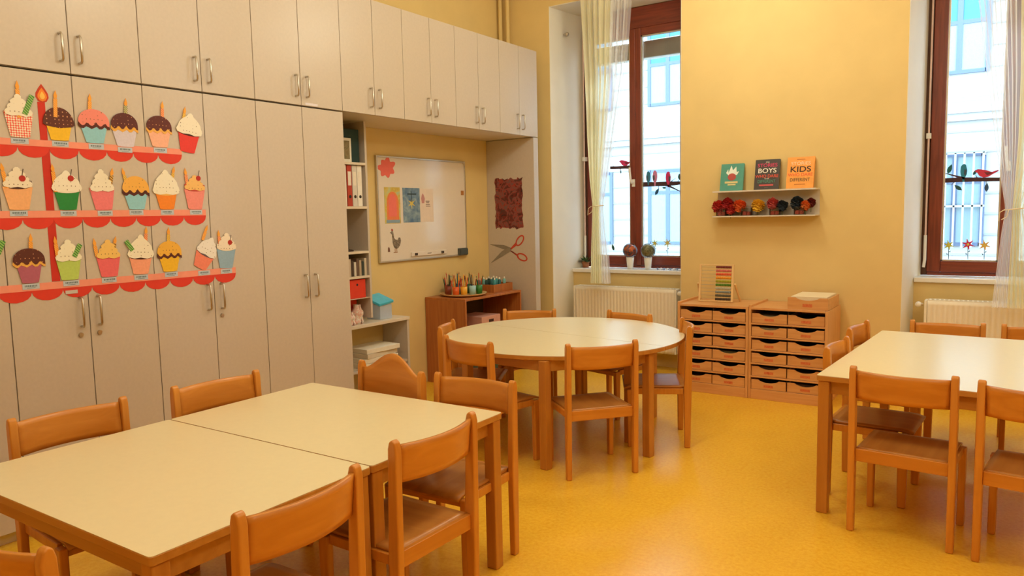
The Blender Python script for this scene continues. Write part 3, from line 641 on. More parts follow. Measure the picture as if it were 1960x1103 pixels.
        if fh: MB().prism([(0, fh + .012), (.008, .014), (.006, .002), (0, 0), (-.006, .002), (-.008, .014)], o0 + dv * (hl - fh), pv, dv, X * .0016).build('candle_flame', flame_m, r)
    # name tag below
    if idx == 5: continue
    tr = empty('name_tag', (CF + .0028, yc + .004 * ((idx * 7) % 3 - 1), zb - .018), label='small pale blue name tag below the ' + lab.replace('cupcake', 'cupcake', 1), cat='name tag', group='name tags on the cake tiers')
    lb = tr['label'].split()
    if len(lb) > 15: tr['label'] = ' '.join(lb[:6]) + ' ' + ' '.join(lb[6:15])
    MB().box(0, .0012, -.036, .036, -.013, .012).build('tag_card', paper('#c2ccdc'), tr)
    m = MB(); rn = random.Random(idx); y = -.026
    while y < .024:
        wl = rn.uniform(.003, .006); m.box(.0012, .0016, y, y + wl, -.002, .006); y += wl + .0025
    m.box(.0012, .0016, -.018, .018, -.008, -.006); m.build('tag_print', paper('#6a7c88'), tr)
tag(MB().box(CF + .0026, CF + .0036, 1.70, 1.755, 1.118, 1.135).build('name_strip', paper('#cfc4c0')), 'loose pale name strip on the red scallop below the light green cupcake', 'name tag')
tag(MB().box(CF, CF + .0008, seam(4) + .03, seam(4) + .13, ZB + .010, ZB + .024).build('tape_strip', paper('#e4dee8')), 'short shiny clear tape at the lower edge of an overhead cupboard door', 'tape')

# ------------------------------------------------------------------ chairs
def make_chair(wavy=False):
    r = empty('wavy_back_chair' if wavy else 'classroom_chair')
    hw = .195 if not wavy else .225; H = .757 if not wavy else .76; bw = M['beech']
    for s in (-1, 1):
        x = s * hw
        # rear post: side profile (y,z), rounded top
        prof = [(-.205, 0), (-.170, 0), (-.165, .36), (-.180, H - .03), (-.186, H - .008), (-.198, H), (-.210, H - .008), (-.217, H - .035), (-.212, .36)]
        MB().prism(prof, (x - .0145, 0, 0), Yv, Zv, X * .029).build('leg', bw, r, .006)
        MB().prism([(.135, 0), (.172, 0), (.178, .362), (.13, .362)], (s * (hw - .006) - .0145, 0, 0), Yv, Zv, X * .029).build('leg', bw, r, .006)
        MB().box(s * (hw - .012) - .010, s * (hw - .012) + .010, -.165, .13, .332, .3685).build('seat_rail', bw, r, .004)
    MB().box(-hw + .0145, hw - .0145, -.196, -.1775, .325, .3815).build('back_rail', M['beechx'], r, .003)
    MB().box(-hw + .02, hw - .02, .142, .160, .325, .360).build('front_rail', M['beechx'], r, .003)
    # seat: slightly dished plywood
    P = []; n = 12
    xs = [(-hw + .014) + (2 * hw - .028) * i / n for i in range(n + 1)]
    topv = []; 
    for j in range(n + 1):
        y = -.178 + .373 * j / n; row = []
        for x in xs:
            u = x / (hw); dz = -.004 * (1 - u * u) * math.sin(PI * min(1, j / n * 1.1)) - (.012 * max(0, (j / n - .85) / .15) ** 2)
            row.append((x, y, .376 + dz))
        topv.append(row)
    MB().grid(topv).build('seat', M['seatw_shade'], r, solid=.013)
    # backrest
    if not wavy:
        rows = []
        for j in range(7):
            z = H - .146 + .124 * j / 6; row = []
            for i in range(17):
                u = -1 + i / 8; x = u * (hw - .0145); y = -.194 + .004 - .040 * (1 - u * u) - .012 * (z - .62) / .11
                row.append((x, y, z))
            rows.append(row)
        MB().grid(rows).build('backrest', M['beechx'], r, solid=.013)
    else:
        rows = []
        for j in range(9):
            row = []
            for i in range(25):
                u = -1 + i / 12; x = u * (hw - .0145)
                top = H - .035 + .085 * (0.5 + .5 * math.cos(PI * min(1, abs(u) / .95))) ** .8; z = .53 + (top - .53) * j / 8
                row.append((x, -.19 - .02 * (1 - u * u) - .008 * j / 8, z))
            rows.append(row)
        MB().grid(rows).build('backrest', M['beechx'], r, solid=.014)
    return r
def place(o, p1, p2, face, label, group, back=.2):
    """p1, p2: the two rear posts on the floor; face: point the seat looks towards"""
    p1, p2 = Vector(p1), Vector(p2); mid = (p1 + p2) / 2; d = (p2 - p1).normalized(); nrm = Vector((-d.y, d.x))
    if nrm.dot(Vector(face) - mid) < 0: nrm = -nrm
    rz = math.atan2(nrm.y, nrm.x) - PI / 2
    o.location = (mid.x + nrm.x * back, mid.y + nrm.y * back, 0); o.rotation_euler = (0, 0, rz)
    return tag(o, label, 'chair', group)
GA, GB, GC = 'chairs around the near rectangular tables', 'chairs around the round table', 'chairs around the right-hand table'
t1c, rc, t2c = (1.45, 1.65), (1.24, 4.2), (3.65, 4.4)
spots = [
 ((.735, 1.145), (.765, 1.535), t1c, 'wooden chair between the cupboards and the near table, the nearer of two', GA),
 ((.775, 1.75), (.80, 2.14), t1c, 'wooden chair between the cupboards and the near table, the farther of two', GA),
 ((2.20, 1.045), (2.19, 1.435), (1.4, 1.24), 'wooden chair with shade-darkened seat at the front right of the near table', GA),
 ((2.13, 1.655), (2.135, 2.055), (1.4, 1.85), 'wooden chair pulled up where the two near tables meet, right side', GA),
 ((1.59, 2.515), (1.985, 2.535), (1.8, 1.8), 'wooden chair at the far end of the near table, beside its right corner', GA),
 ((2.0, .70), (1.615, .665), (1.8, 1.6), 'wooden chair cut off by the lower left corner of the photo', GA),
 ((.56, 3.76), (.375, 4.135), rc, 'wooden chair left of the round table, in front of the brown cabinet', GB),
 ((.955, 3.345), (1.338, 3.262), (1.35, 4.2), 'wooden chair at the near left of the round table, back to the viewer', GB),
 ((1.74, 3.39), (2.015, 3.71), rc, 'wooden chair with its back to the viewer in front of the round table', GB),
 ((1.905, 4.64), (2.105, 4.255), rc, 'wooden chair right of the round table, beside the drawer cabinet', GB),
 ((.39, 4.745), (.76, 4.935), (1.24, 4.1), 'wooden chair behind the round table, towards the end panel', GB),
 ((1.15, 5.06), (1.55, 4.95), (1.3, 4.1), 'wooden chair behind the round table, in front of the radiator', GB),
 ((2.945, 3.92), (2.965, 4.31), t2c, 'wooden chair at the left side of the right-hand table, the nearer one', GC),
 ((2.93, 4.60), (2.96, 4.99), t2c, 'wooden chair at the left side of the right-hand table, the farther one', GC),
 ((3.127, 3.505), (3.54, 3.475), t2c, 'wooden chair backing the viewer at the left front of the right-hand table', GC),
 ((3.61, 3.448), (4.02, 3.40), t2c, 'wooden chair cut by the right frame edge, front of the right-hand table', GC),
 ((3.165, 5.425), (3.56, 5.44), (3.4, 4.5), 'wooden chair behind the right-hand table in front of the radiator', GC),
 ((3.66, 5.46), (4.06, 5.47), (3.9, 4.5), 'wooden chair behind the right-hand table, cut by the right frame edge', GC),
]
proto = make_chair()
for i, (a, b_, f, lab, g) in enumerate(spots):
    o = proto if i == 0 else copy_tree(proto)
    place(o, a, b_, f, lab, g)
    if i in (6, 10, 11, 16, 17): o.scale = (1, 1, .944)   # the smaller chair size
place(make_chair(True), (1.085, 2.545), (1.53, 2.475), (1.2, 2.0), 'larger wooden chair with a wavy high backrest at the far end of the near table', GA)

# ------------------------------------------------------------------ tables
def leg_at(root, x, y, h, s=.05):
    MB().box(x - s / 2, x + s / 2, y - s / 2, y + s / 2, 0, h).build('leg', M['legw'], root, .005)
def rect_table(loc, rz, w_, d_, h, label, group, edge='dark'):
    r = empty('school_table', loc, rz, label, 'table', group)
    e = .003; rd = .012
    def rr(w0, w1, d0, d1, q):
        pts = []
        for cx_, cy_, a0 in ((w1 - q, d1 - q, 0), (w0 + q, d1 - q, 90), (w0 + q, d0 + q, 180), (w1 - q, d0 + q, 270)):
            for k in range(5):
                a = math.radians(a0 + 90 * k / 4); pts.append((cx_ + q * math.cos(a), cy_ + q * math.sin(a)))
        return pts
    MB().prism(rr(-w_ / 2, w_ / 2, -d_ / 2, d_ / 2, rd), (0, 0, h - .026), X, Yv, Zv * .0245).build('table_board', M['edgew'], r, .003)
    MB().prism(rr(-w_ / 2 + .001, w_ / 2 - .001, -d_ / 2 + .001, d_ / 2 - .001, rd), (0, 0, h - .0015), X, Yv, Zv * .0015).build('laminate_top', M['top'], r)
    i = .035; t = .02
    for (x0, x1, y0, y1) in ((-w_ / 2 + i, w_ / 2 - i, -d_ / 2 + i, -d_ / 2 + i + t), (-w_ / 2 + i, w_ / 2 - i, d_ / 2 - i - t, d_ / 2 - i), (-w_ / 2 + i, -w_ / 2 + i + t, -d_ / 2 + i, d_ / 2 - i), (w_ / 2 - i - t, w_ / 2 - i, -d_ / 2 + i, d_ / 2 - i)):
        MB().box(x0, x1, y0, y1, h - .09, h - .026).build('apron', M['edgew'], r, .002)
    for sx in (-1, 1):
        for sy in (-1, 1): leg_at(r, sx * (w_ / 2 - .032), sy * (d_ / 2 - .032), h - .027)
    return r
h1 = .65
rect_table((1.462, 1.281, 0), math.radians(-.8) * 0 + .012, 1.128, .748, h1, 'cream topped rectangular table nearest the viewer, cut by the left frame edge', 'rectangular tables')
rect_table((1.453, 2.033, 0), .012, 1.128, .748, h1, 'cream topped rectangular table joined to the far side of the nearest one', 'rectangular tables')
rect_table((3.0 + .60, 3.64 + .765 - .03, 0), -.045, 1.22, 1.53, .668, 'cream topped table on the right reflecting pale daylight, cut by the right frame edge', 'rectangular tables')
def half_round(loc, rz, R, h, label, legs):
    r = empty('half_round_table', loc, rz, label, 'table', 'half round tables pushed together')
    pts = [(R * math.cos(PI * k / 48), R * math.sin(PI * k / 48)) for k in range(49)]; pts = [(a, b + .0015) for a, b in pts]
    MB().prism(pts, (0, 0, h - .026), X, Yv, Zv * .0245).build('table_board', M['edgew'], r, .004)
    MB().prism([(a * .9985, b * .9985 + .0005) for a, b in pts], (0, 0, h - .0015), X, Yv, Zv * .0015).build('laminate_top', M['top'], r)
    ap = []
    lg = legs
    for i in range(len(lg)):
        a, b_ = Vector(lg[i]), Vector(lg[(i + 1) % len(lg)]); d = (b_ - a); L = d.length; d.normalize(); c = (a + b_) / 2
        MB().obox((c.x, c.y, h - .058), [(d.x, d.y, 0), (-d.y, d.x, 0), (0, 0, 1)], (L / 2, .01, .032)).build('apron', M['edgew'], r, .002)
    for a in lg: leg_at(r, a[0], a[1], h - .027, .052)
    return r
sa = math.radians(-9.5)
def tol(p, c, a):  # world -> local
    dx, dy = p[0] - c[0], p[1] - c[1]; return (dx * math.cos(a) + dy * math.sin(a), -dx * math.sin(a) + dy * math.cos(a))
cR = (1.245, 4.215, 0)
half_round(cR, sa + PI, .785, .655, 'near half of the round cream table, facing the viewer', [tol(p, cR, sa + PI) for p in ((1.945, 4.0), (1.54, 3.50), (.93, 3.58), (.60, 4.18))])
half_round(cR, sa, .785, .655, 'far half of the round cream table, by the radiator and brown cabinet', [tol(p, cR, sa) for p in ((1.735, 4.19), (1.62, 4.80), (1.02, 4.88), (.66, 4.42))])

# ------------------------------------------------------------------ drawer cabinet
def drawer(root, x0, x1, z0, h, yf, depth, full=None, standalone=False):
    # front board with scooped top edge, sides and bottom, dark contents
    w_ = x1 - x0; cxm = (x0 + x1) / 2
    pts = [(x0, 0), (x1, 0), (x1, h)]
    for k in range(13):
        t = k / 12; pts.append((cxm + w_ * .30 - w_ * .60 * t, h - .022 * (math.sin(PI * t) ** .7 if 0 < t < 1 else 0)))
    pts.append((x0, h))
    d = MB().prism(pts, (0, yf, z0), X, Zv, Yv * .012).build('drawer', M['cab'], root, .0012, seg=1)
    MB().box(x0, x0 + .008, yf + .012, yf + depth, z0, z0 + h - .006).box(x1 - .008, x1, yf + .012, yf + depth, z0, z0 + h - .006).box(x0 + .008, x1 - .008, yf + depth - .008, yf + depth, z0, z0 + h - .006).box(x0 + .008, x1 - .008, yf + .012, yf + depth - .008, z0, z0 + .006).build('drawer_box', M['cab'], d)
    if full is not None:
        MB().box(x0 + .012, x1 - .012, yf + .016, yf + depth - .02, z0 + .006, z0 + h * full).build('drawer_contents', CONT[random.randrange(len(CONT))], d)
    m = MB().box(cxm - .034, cxm + .034, yf - .001, yf, z0 + h * .22, z0 + h * .48).build('name_label', LABM, d)
    return d
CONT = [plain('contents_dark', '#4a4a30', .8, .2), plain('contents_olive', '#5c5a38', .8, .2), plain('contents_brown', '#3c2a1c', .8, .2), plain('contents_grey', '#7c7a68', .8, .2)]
LABM = blotch('drawer_label', ['#d06038', '#dc8050', '#c85430'], 60)
FYD = 5.655
for ci, (x0, x1, lab) in enumerate(((1.467, 2.034, 'left wooden cabinet of twelve small drawers, abacus standing on top'), (2.036, 2.605, 'right wooden cabinet of twelve small drawers, a single tray on top'))):
    r = empty('drawer_cabinet', (0, 0, 0), label=lab, cat='cabinet', group='drawer cabinets under the wall shelf')
    t = .02; yb = BY - .014
    MB().box(x0, x0 + t, FYD, yb, 0, .724).build('side_panel', M['cabv'], r, .003)
    MB().box(x1 - t, x1, FYD, yb, 0, .71 if ci == 0 else .706).build('side_panel', M['cabv'], r, .003)
    MB().box(x0 + t, x1 - t, FYD, yb, .69, .708).build('top', M['cab'], r, .002)
    MB().box(x0 + t, x1 - t, FYD + .004, yb, 0, .078).build('plinth', M['cab'], r, .002)
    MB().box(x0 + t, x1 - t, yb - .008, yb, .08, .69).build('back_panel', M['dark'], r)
    pitch = (.69 - .078) / 6; wi = (x1 - x0 - 2 * t)
    for k in range(6):
        z = .078 + k * pitch
        if k: MB().box(x0 + t, x1 - t, FYD + .002, yb - .01, z - .012, z).build('shelf', M['cab'], r, .001)
        for c in range(2):
            a = x0 + t + c * wi / 2 + .004; b_ = x0 + t + (c + 1) * wi / 2 - .004
            off = random.choice((0, 0, .004, .008))
            drawer(r, a, b_, z + .002, .072, FYD + .006 + off, .40, random.choice((.45, .6, .75, .9)))
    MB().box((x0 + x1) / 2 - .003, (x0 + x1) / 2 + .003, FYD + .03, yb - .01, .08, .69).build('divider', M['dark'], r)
r = empty('paper_tray', (0, 0, .7085), label='wooden drawer tray filled with papers standing on the right drawer cabinet', cat='tray')
drawer(r, 2.32, 2.60, 0, .088, 5.665, .40)
tag(MB().box(2.335, 2.585, 5.70, 6.05, .7155, .80).build('paper_pile', plain('paper_stack', '#efe0c2', .8, .05, 200), None, .001), 'pile of cream papers lying in the tray on the drawer cabinet', 'papers')
# abacus
r = empty('abacus', (1.715, 5.84, .7095), label='wooden abacus with ten rows of coloured beads leaning back on the left drawer cabinet', cat='abacus')
r.rotation_euler = (-.10, 0, .03)
fw = M['beechx']; lightw = wood('pale_wood', '#e2bd84', '#ecca94', .45, 2)
for s in (-1, 1): MB().box(s * .132 - .008, s * .132 + .008, -.008, .008, 0.004, .305).build('frame_post', lightw, r, .002)
MB().box(-.132, .132, -.006, .006, .295, .305).build('frame_rail', lightw, r, .002); MB().box(-.132, .132, -.006, .006, .004, .014).build('frame_rail', lightw, r, .002)
bc = ['#7c2f2c', '#d87068', '#e8603a', '#f0a02c', '#a8a82c', '#5c8c2c', '#bdb8a4', '#8c9490', '#5c5c50', '#43342c']
for i, c in enumerate(bc):
    z = .283 - i * .0285
    rod = MB().tube([(-.128, 0, z), (.128, 0, z)], .0016, 6).build('bead_rod', M['steel'], r)
    for k in range(10):
        pass
    m = MB()
    for k in range(10):
        x = -.004 + k * .0125
        m.tube([(x, 0, z), (x + .0035, 0, z), (x + .0085, 0, z), (x + .012, 0, z)], [.006, .0115, .0115, .006], 10)
    b_ = m.build('beads', plain('bead_' + c[1:], c, .35), rod); b_['kind'] = 'stuff'; b_['label'] = 'ten beads in one colour on a rod'
for s in (-1, 1):
    MB().tube([(s * .15, .005, .15), (s * .165, .12, .018)], .009, 8).build('prop_leg', lightw, r)

# ------------------------------------------------------------------ wall shelf, books, flowers
SY = 5.985
r = empty('wall_shelf', (0, 0, 0), label='small two-tier pale wall shelf with three books and paper flowers', cat='shelf')
MB().box(1.635, 2.435, SY, BY - .001, 1.589, 1.601).build('upper_board', M['shelfm'], r, .001)
MB().box(1.635, 2.435, SY, BY - .001, 1.389, 1.399).build('lower_board', M['shelfm'], r, .001)
MB().box(1.635, 2.435, BY - .007, BY - .001, 1.399, 1.589).build('back_board', M['shelfm'], r)
def book(x0, x1, h, th, lab, cov, lean=.10):
    b_ = empty('picture_book', ((x0 + x1) / 2, SY + .055, 1.6015), label=lab, cat='book', group='books on the wall shelf'); b_.rotation_euler = (-lean - .12, 0, 0)
    w_ = x1 - x0
    MB().box(-w_ / 2, w_ / 2, 0, .002, .001, h).box(-w_ / 2, w_ / 2, th - .002, th, .001, h).box(-w_ / 2, -w_ / 2 + .002, .002, th - .002, .001, h).build('cover', cov, b_, .0006, seg=1)
    MB().box(-w_ / 2 + .002, w_ / 2 - .004, .002, th - .002, .004, h - .003).build('pages', paper('#efe6d2'), b_)
    return b_, w_
def txt(b_, s, z, size, col, sx=1, x=0):
    text_mesh('lettering', s, size, paper(col), Matrix.Translation((x, -.0008, z)) @ Matrix.Rotation(PI / 2, 4, 'X'), b_, .0005, sx)
b_, w_ = book(1.675, 1.862, .225, .018, 'teal book with a white and red cover drawing, leftmost on the wall shelf', plain('teal_cover', '#4f9a8c', .45))
MB().prism([(-.05, .0), (-.035, .03), (-.03, .0), (-.01, .06), (.005, .02), (.03, .05), (.035, .005), (.055, .01), (.04, -.02), (-.03, -.02)], (0, 0, .15), X, Zv, D).build('cover_drawing', paper('#e8f0ea'), b_)
MB().prism([(.034 * math.cos(PI * k / 8), .03 * math.sin(PI * k / 8)) for k in range(16)], (0, -.0016, .115), X, Zv, D * .6).build('cover_drawing', paper('#b8504c'), b_)
MB().box(-.055, .05, -.0026, -.0002, .062, .078).box(-.03, .035, -.0026, -.0002, .045, .056).build('cover_drawing', paper('#d8c890'), b_)
b_, w_ = book(1.952, 2.143, .245, .022, 'dark book lettered BOYS in the middle of the wall shelf', plain('dark_cover', '#3c332e', .45))
for s, z, sz, c, sx in (('STORIES', .196, .040, '#d0406a', 1.05), ('FOR', .221, .015, '#d8d0c4', 1), ('BOYS', .152, .052, '#f0ece4', 1.15), ('WHO DARE', .108, .034, '#e0563c', .98), ('TO BE', .088, .013, '#d8d0c4', 1), ('DIFFERENT', .066, .034, '#4f8a78', .84)): txt(b_, s, z, sz, c, sx)
MB().box(-.055, .055, -.0012, 0, .030, .042).build('cover_stripe', paper('#d05a5c'), b_); txt(b_, 'BEN BROOKS' if False else '. . . .', .018, .014, '#d8d0c4')
b_, w_ = book(2.20, 2.402, .250, .022, 'orange-yellow book lettered KIDS, rightmost on the wall shelf', plain('orange_cover', '#f2a03a', .45))
for s, z, sz, c, sx in (('STORIES', .198, .036, '#f8d8b0', 1.1), ('KIDS', .150, .062, '#4a3020', 1.2), ('WHO DARE', .108, .034, '#ee6a34', 1.0), ('DIFFERENT', .068, .036, '#6a5830', .84)): txt(b_, s, z, sz, c, sx)
MB().box(-.04, .04, -.0012, 0, .03, .036).box(-.03, .03, -.0012, 0, .228, .234).build('cover_stripe', paper('#c87a30'), b_)
def pompon(name, c, rad, col, lab, sy=1.0):
    rn = random.Random(int(c[0] * 1000)); o = empty('paper_flower', c, label=lab, cat='flower', group='paper flowers on the wall shelf')
    m = MB()
    for k in range(70):
        z = 1 - 2 * (k + .5) / 70; th = k * 2.39996; s_ = math.sqrt(1 - z * z); d = Vector((s_ * math.cos(th), s_ * math.sin(th) * sy, z)).normalized()
        t = d.cross(Vector((.3, .2, 1))).normalized(); q = d.cross(t); rad_ = rad * 1.08; L = rad_ * rn.uniform(.85, 1.1); wd = rad_ * .5
        P = []
        for i in range(4):
            f = i / 3; cc = d * (L * (.55 + .45 * f)); ww = wd * (.35 + .65 * math.sin(PI * min(1, f * .8 + .15)))
            P.append([cc + t * (ww * a) + q * (.12 * rad * (a * a)) for a in (-1, -.4, .4, 1)])
        m.grid([[tuple(p) for p in r_] for r_ in P], True)
    m.sphere((0, 0, 0), rad * .72, 14, 9)
    m.build('petals', blotch('petal_' + name, col, 40, .8), o)
    MB().tube([(0, 0, -.02), (0, 0, -.075)], .0025, 6).build('stem', paper('#5a6a34'), o)
    return o
fz = 1.475
yF = SY + .065
fl = [((1.665, yF, fz), .052, ['#d83a2c', '#c42a24', '#e25040'], 'red pompon flower at the far left of the wall shelf'),
      ((1.735, yF + .01, fz + .018), .050, ['#c42a2c', '#b02028', '#d83c34'], 'crimson pompon flower rising behind its red neighbours on the left'),
      ((1.772, yF - .02, fz - .022), .040, ['#d03a30', '#b82824', '#dd5440'], 'low red pompon flower under the crimson one'),
      ((1.838, yF, fz + .006), .050, ['#ee5a24', '#f07a34', '#e2481c'], 'orange pompon flower right of the red ones'),
      ((1.985, yF, fz + .003), .050, ['#f2b81c', '#f4c83c', '#e8a41c'], 'bright yellow pompon flower in the middle of the lower shelf'),
      ((2.10, yF, fz + .015), .044, ['#cc4a48', '#d8605a', '#b83a40'], 'dusty pink-red pompon flower between the yellow and navy ones'),
      ((2.175, yF, fz - .002), .040, ['#2c3440', '#3a4450', '#20262e'], 'round navy pompon flower right of the pink-red one'),
      ((2.285, yF, fz + .015), .050, ['#26303c', '#34404c', '#1c242c'], 'large wide navy pompon flower near the right end'),
      ((2.350, yF - .01, fz - .005), .038, ['#f0a83c', '#e85a34', '#f2c84c'], 'yellow and red mixed pompon flower at the right end'),
      ((2.385, yF + .012, fz + .016), .034, ['#8a2420', '#6a1c1c', '#a03028'], 'small dark red pompon flower behind the yellow and red one')]
for i, (c, rad, col, lab) in enumerate(fl): pompon('v%d' % i, c, rad, col, lab)
for x, lab in ((1.70, 'small glass cube with red filling under the red flowers'), (1.905, 'small glass cube with red filling under the orange and yellow flowers'), (2.125, 'small glass cube with red filling under the pink-red flower'), (2.31, 'small glass cube with red filling under the large navy flower')):
    o = empty('glass_vase', (x, yF - .01, 1.3995), label=lab, cat='vase', group='glass cube vases on the wall shelf')
    s_ = .038
    MB().box(-s_, s_, -s_, s_, 0, .003).box(-s_, -s_ + .002, -s_, s_, .003, .062).box(s_ - .002, s_, -s_, s_, .003, .062).box(-s_ + .002, s_ - .002, -s_, -s_ + .002, .003, .062).box(-s_ + .002, s_ - .002, s_ - .002, s_, .003, .062).build('vase_glass', M['clear'], o)
    MB().box(-.03, -.002, -.03, .03, .0035, .034).box(.002, .03, -.03, .03, .0035, .032).build('red_filling', blotch('filling', ['#b8342c', '#d85a4c', '#7a201c'], 50), o)

# ------------------------------------------------------------------ radiators
def radiator(x0, x1, lab, valve):
    r = empty('radiator', (0, 0, 0), label=lab, cat='radiator', group='radiators under the windows')
    z0, z1, y0, y1 = .16, .745, 6.26, 6.36
    m = MB(); n = int((x1 - x0 - .04) / .0333); P = []
    for i in range(n * 6 + 1):
        x = x0 + .02 + (x1 - x0 - .04) * i / (n * 6); d = .006 * (.5 + .5 * math.cos(2 * PI * i / 6)); P.append([(x, y0 + d, z0), (x, y0 + d, z0 + .03), (x, y0 + d, z1 - .045), (x, y0 + .001, z1 - .03), (x, y0 + .001, z1)])
    m.grid(P, True); m.build('front_panel', M['rad'], r, solid=.002)
    MB().box(x0, x0 + .018, y0 - .002, y1, z0, z1 + .004).build('side_cover', M['rad'], r, .004)
    MB().box(x1 - .018, x1, y0 - .002, y1, z0, z1 + .004).build('side_cover', M['rad'], r, .004)
    g = MB().box(x0 + .018, x1 - .018, y0 + .002, y0 + .012, z1, z1 + .008).box(x0 + .018, x1 - .018, y1 - .012, y1, z1, z1 + .008)
    for i in range(int((x1 - x0) / .03)):
        x = x0 + .03 + i * .03
        if x < x1 - .03: g.box(x, x + .012, y0 + .012, y1 - .012, z1 + .001, z1 + .006)
    g.build('top_grille', M['rad'], r)
    MB().box(x0 + .02, x1 - .02, y1 - .006, y1, z0, z1).build('rear_panel', M['rad'], r)
    for xx in (x0 + .2, x1 - .2): MB().box(xx - .015, xx + .015, y1, PY, .5, .56).build('wall_bracket', M['rad'], r)
    vx = valve
    s_ = 1 if vx > (x0 + x1) / 2 else -1
    MB().tube([(vx - s_ * .03, y0 + .03, z1 - .03), (vx, y0 + .03, z1 - .03)], .010, 10).build('valve_pipe', M['steel'], r)
    kn = MB().lathe((0, 0, 0), [(.012, 0), (.021, .006), (.021, .034), (.014, .042), (.001, .043)], 14).build('thermostat_knob', M['whitep'], r)
    kn.location = (vx, y0 + .03, z1 - .03); kn.rotation_euler = (PI / 2, 0, 0)
    MB().tube([(x0 + .05, y0 + .05, z0), (x0 + .05, y0 + .05, 0)], .01, 8).tube([(x0 + .1, y0 + .05, z0), (x0 + .1, y0 + .05, 0)], .01, 8).build('feed_pipe', M['rad'], r)
radiator(.165, 1.215, 'white ribbed radiator behind the round table', 1.245)
radiator(3.155, 4.20, 'white ribbed radiator behind the right-hand table', 3.115)

# ------------------------------------------------------------------ curtains
def curtain(prof, label, phase, part_split, cord_z):
    """prof: (z, xl, xr, depth)"""
    r = empty('sheer_curtain', (0, 0, 0), label=label, cat='curtain', group='tied sheer curtains')
    def interp(z):
        for a, b_ in zip(prof, prof[1:]):
            if b_[0] <= z <= a[0]:
                t = (a[0] - z) / (a[0] - b_[0]); t2 = t * t * (3 - 2 * t); return [a[i] + (b_[i] - a[i]) * (t if i else t) for i in range(4)]
        return list(prof[-1])
    z1, z0 = prof[0][0], prof[-1][0]
    for (u0, u1, mat, nm, nf) in ((0, part_split, M['sheer'], 'cream_panel', 5), (part_split, 1, M['sheerw'], 'white_panel', 3)) if label.startswith('cream') else ((0, part_split, M['sheerw'], 'white_panel', 4), (part_split, 1, M['sheer'], 'cream_panel', 6)):
        P = []
        for j in range(64):
            z = z1 + (z0 - z1) * j / 63; _, xl, xr, dp = interp(z); row = []
            for i in range(97):
                u = u0 + (u1 - u0) * i / 96; f = (i / 96) * nf * 2 * PI + phase
                x = xl + (xr - xl) * u + .25 * (xr - xl) / nf / 2 * math.sin(f * 2) * .5
                y = 6.075 + dp * (math.cos(f) + .35 * math.cos(2.3 * f + z * 1.3)) + .008 * math.sin(z * 3 + u * 4)
                row.append((x, y, z))
            P.append(row)
        MB().grid(P).build(nm, mat, r)
    _, xl, xr, dp = interp(cord_z)
    m = MB(); c = ((xl + xr) / 2, 6.075); pts = [(c[0] + ((xr - xl) / 2 + .008) * math.cos(2 * PI * k / 16), c[1] + .036 * math.sin(2 * PI * k / 16), cord_z + .006 * math.cos(2 * PI * k / 16)) for k in range(17)]
    m.tube(pts, .004, 6); m.tube([(xl, 6.04, cord_z), (xl - .03, 6.035, cord_z - .02), (xl - .035, 6.035, cord_z - .08)], .003, 6); m.tube([(xl + .02, 6.036, cord_z), (xl + .01, 6.03, cord_z - .05), (xl - .02, 6.03, cord_z - .07)], .003, 6)
    m.build('tie_cord', plain('cord', '#ece0c4', .8), r)
    return r
curtain([(3.52, .375, .885, .022), (2.66, .413, .821, .022), (2.09, .438, .706, .02), (1.75, .462, .635, .016), (1.507, .489, .585, .012), (1.35, .482, .60, .014), (1.1, .466, .63, .016), (.80, .452, .65, .018)], 'cream and white sheer curtain tied in the middle at the left window', .3, .62, 1.507)
curtain([(3.52, 3.36, 4.28, .022), (2.811, 3.433, 4.10, .022), (2.296, 3.502, 4.02, .022), (1.874, 3.562, 3.92, .02), (1.6, 3.605, 3.82, .014), (1.413, 3.636, 3.745, .012), (1.25, 3.618, 3.78, .014), (1.0, 3.60, 3.80, .016), (.74, 3.580, 3.83, .018)], 'white and cream sheer curtain tied in the middle at the right window', .9, .35, 1.413)
tag(MB().tube([(-.1, 6.075, 3.54), (1.45, 6.075, 3.54)], .012, 12).build('curtain_rod', M['steel']), 'steel curtain rod above the left window', 'curtain rod') if False else None
for x0, x1 in ((.25, 1.1), (3.25, 4.4)):
    rr = tag(MB().tube([(x0, 6.075, 3.53), (x1, 6.075, 3.53)], .011, 12).tube([(x0 + .03, 6.075, 3.53), (x0 + .03, BY, 3.53)], .007, 8).tube([(x1 - .03, 6.075, 3.53), (x1 - .03, BY, 3.53)], .007, 8).build('curtain_rod', M['steel']), 'curtain rod above the %s window' % ('left' if x0 < 1 else 'right'), 'curtain rod')

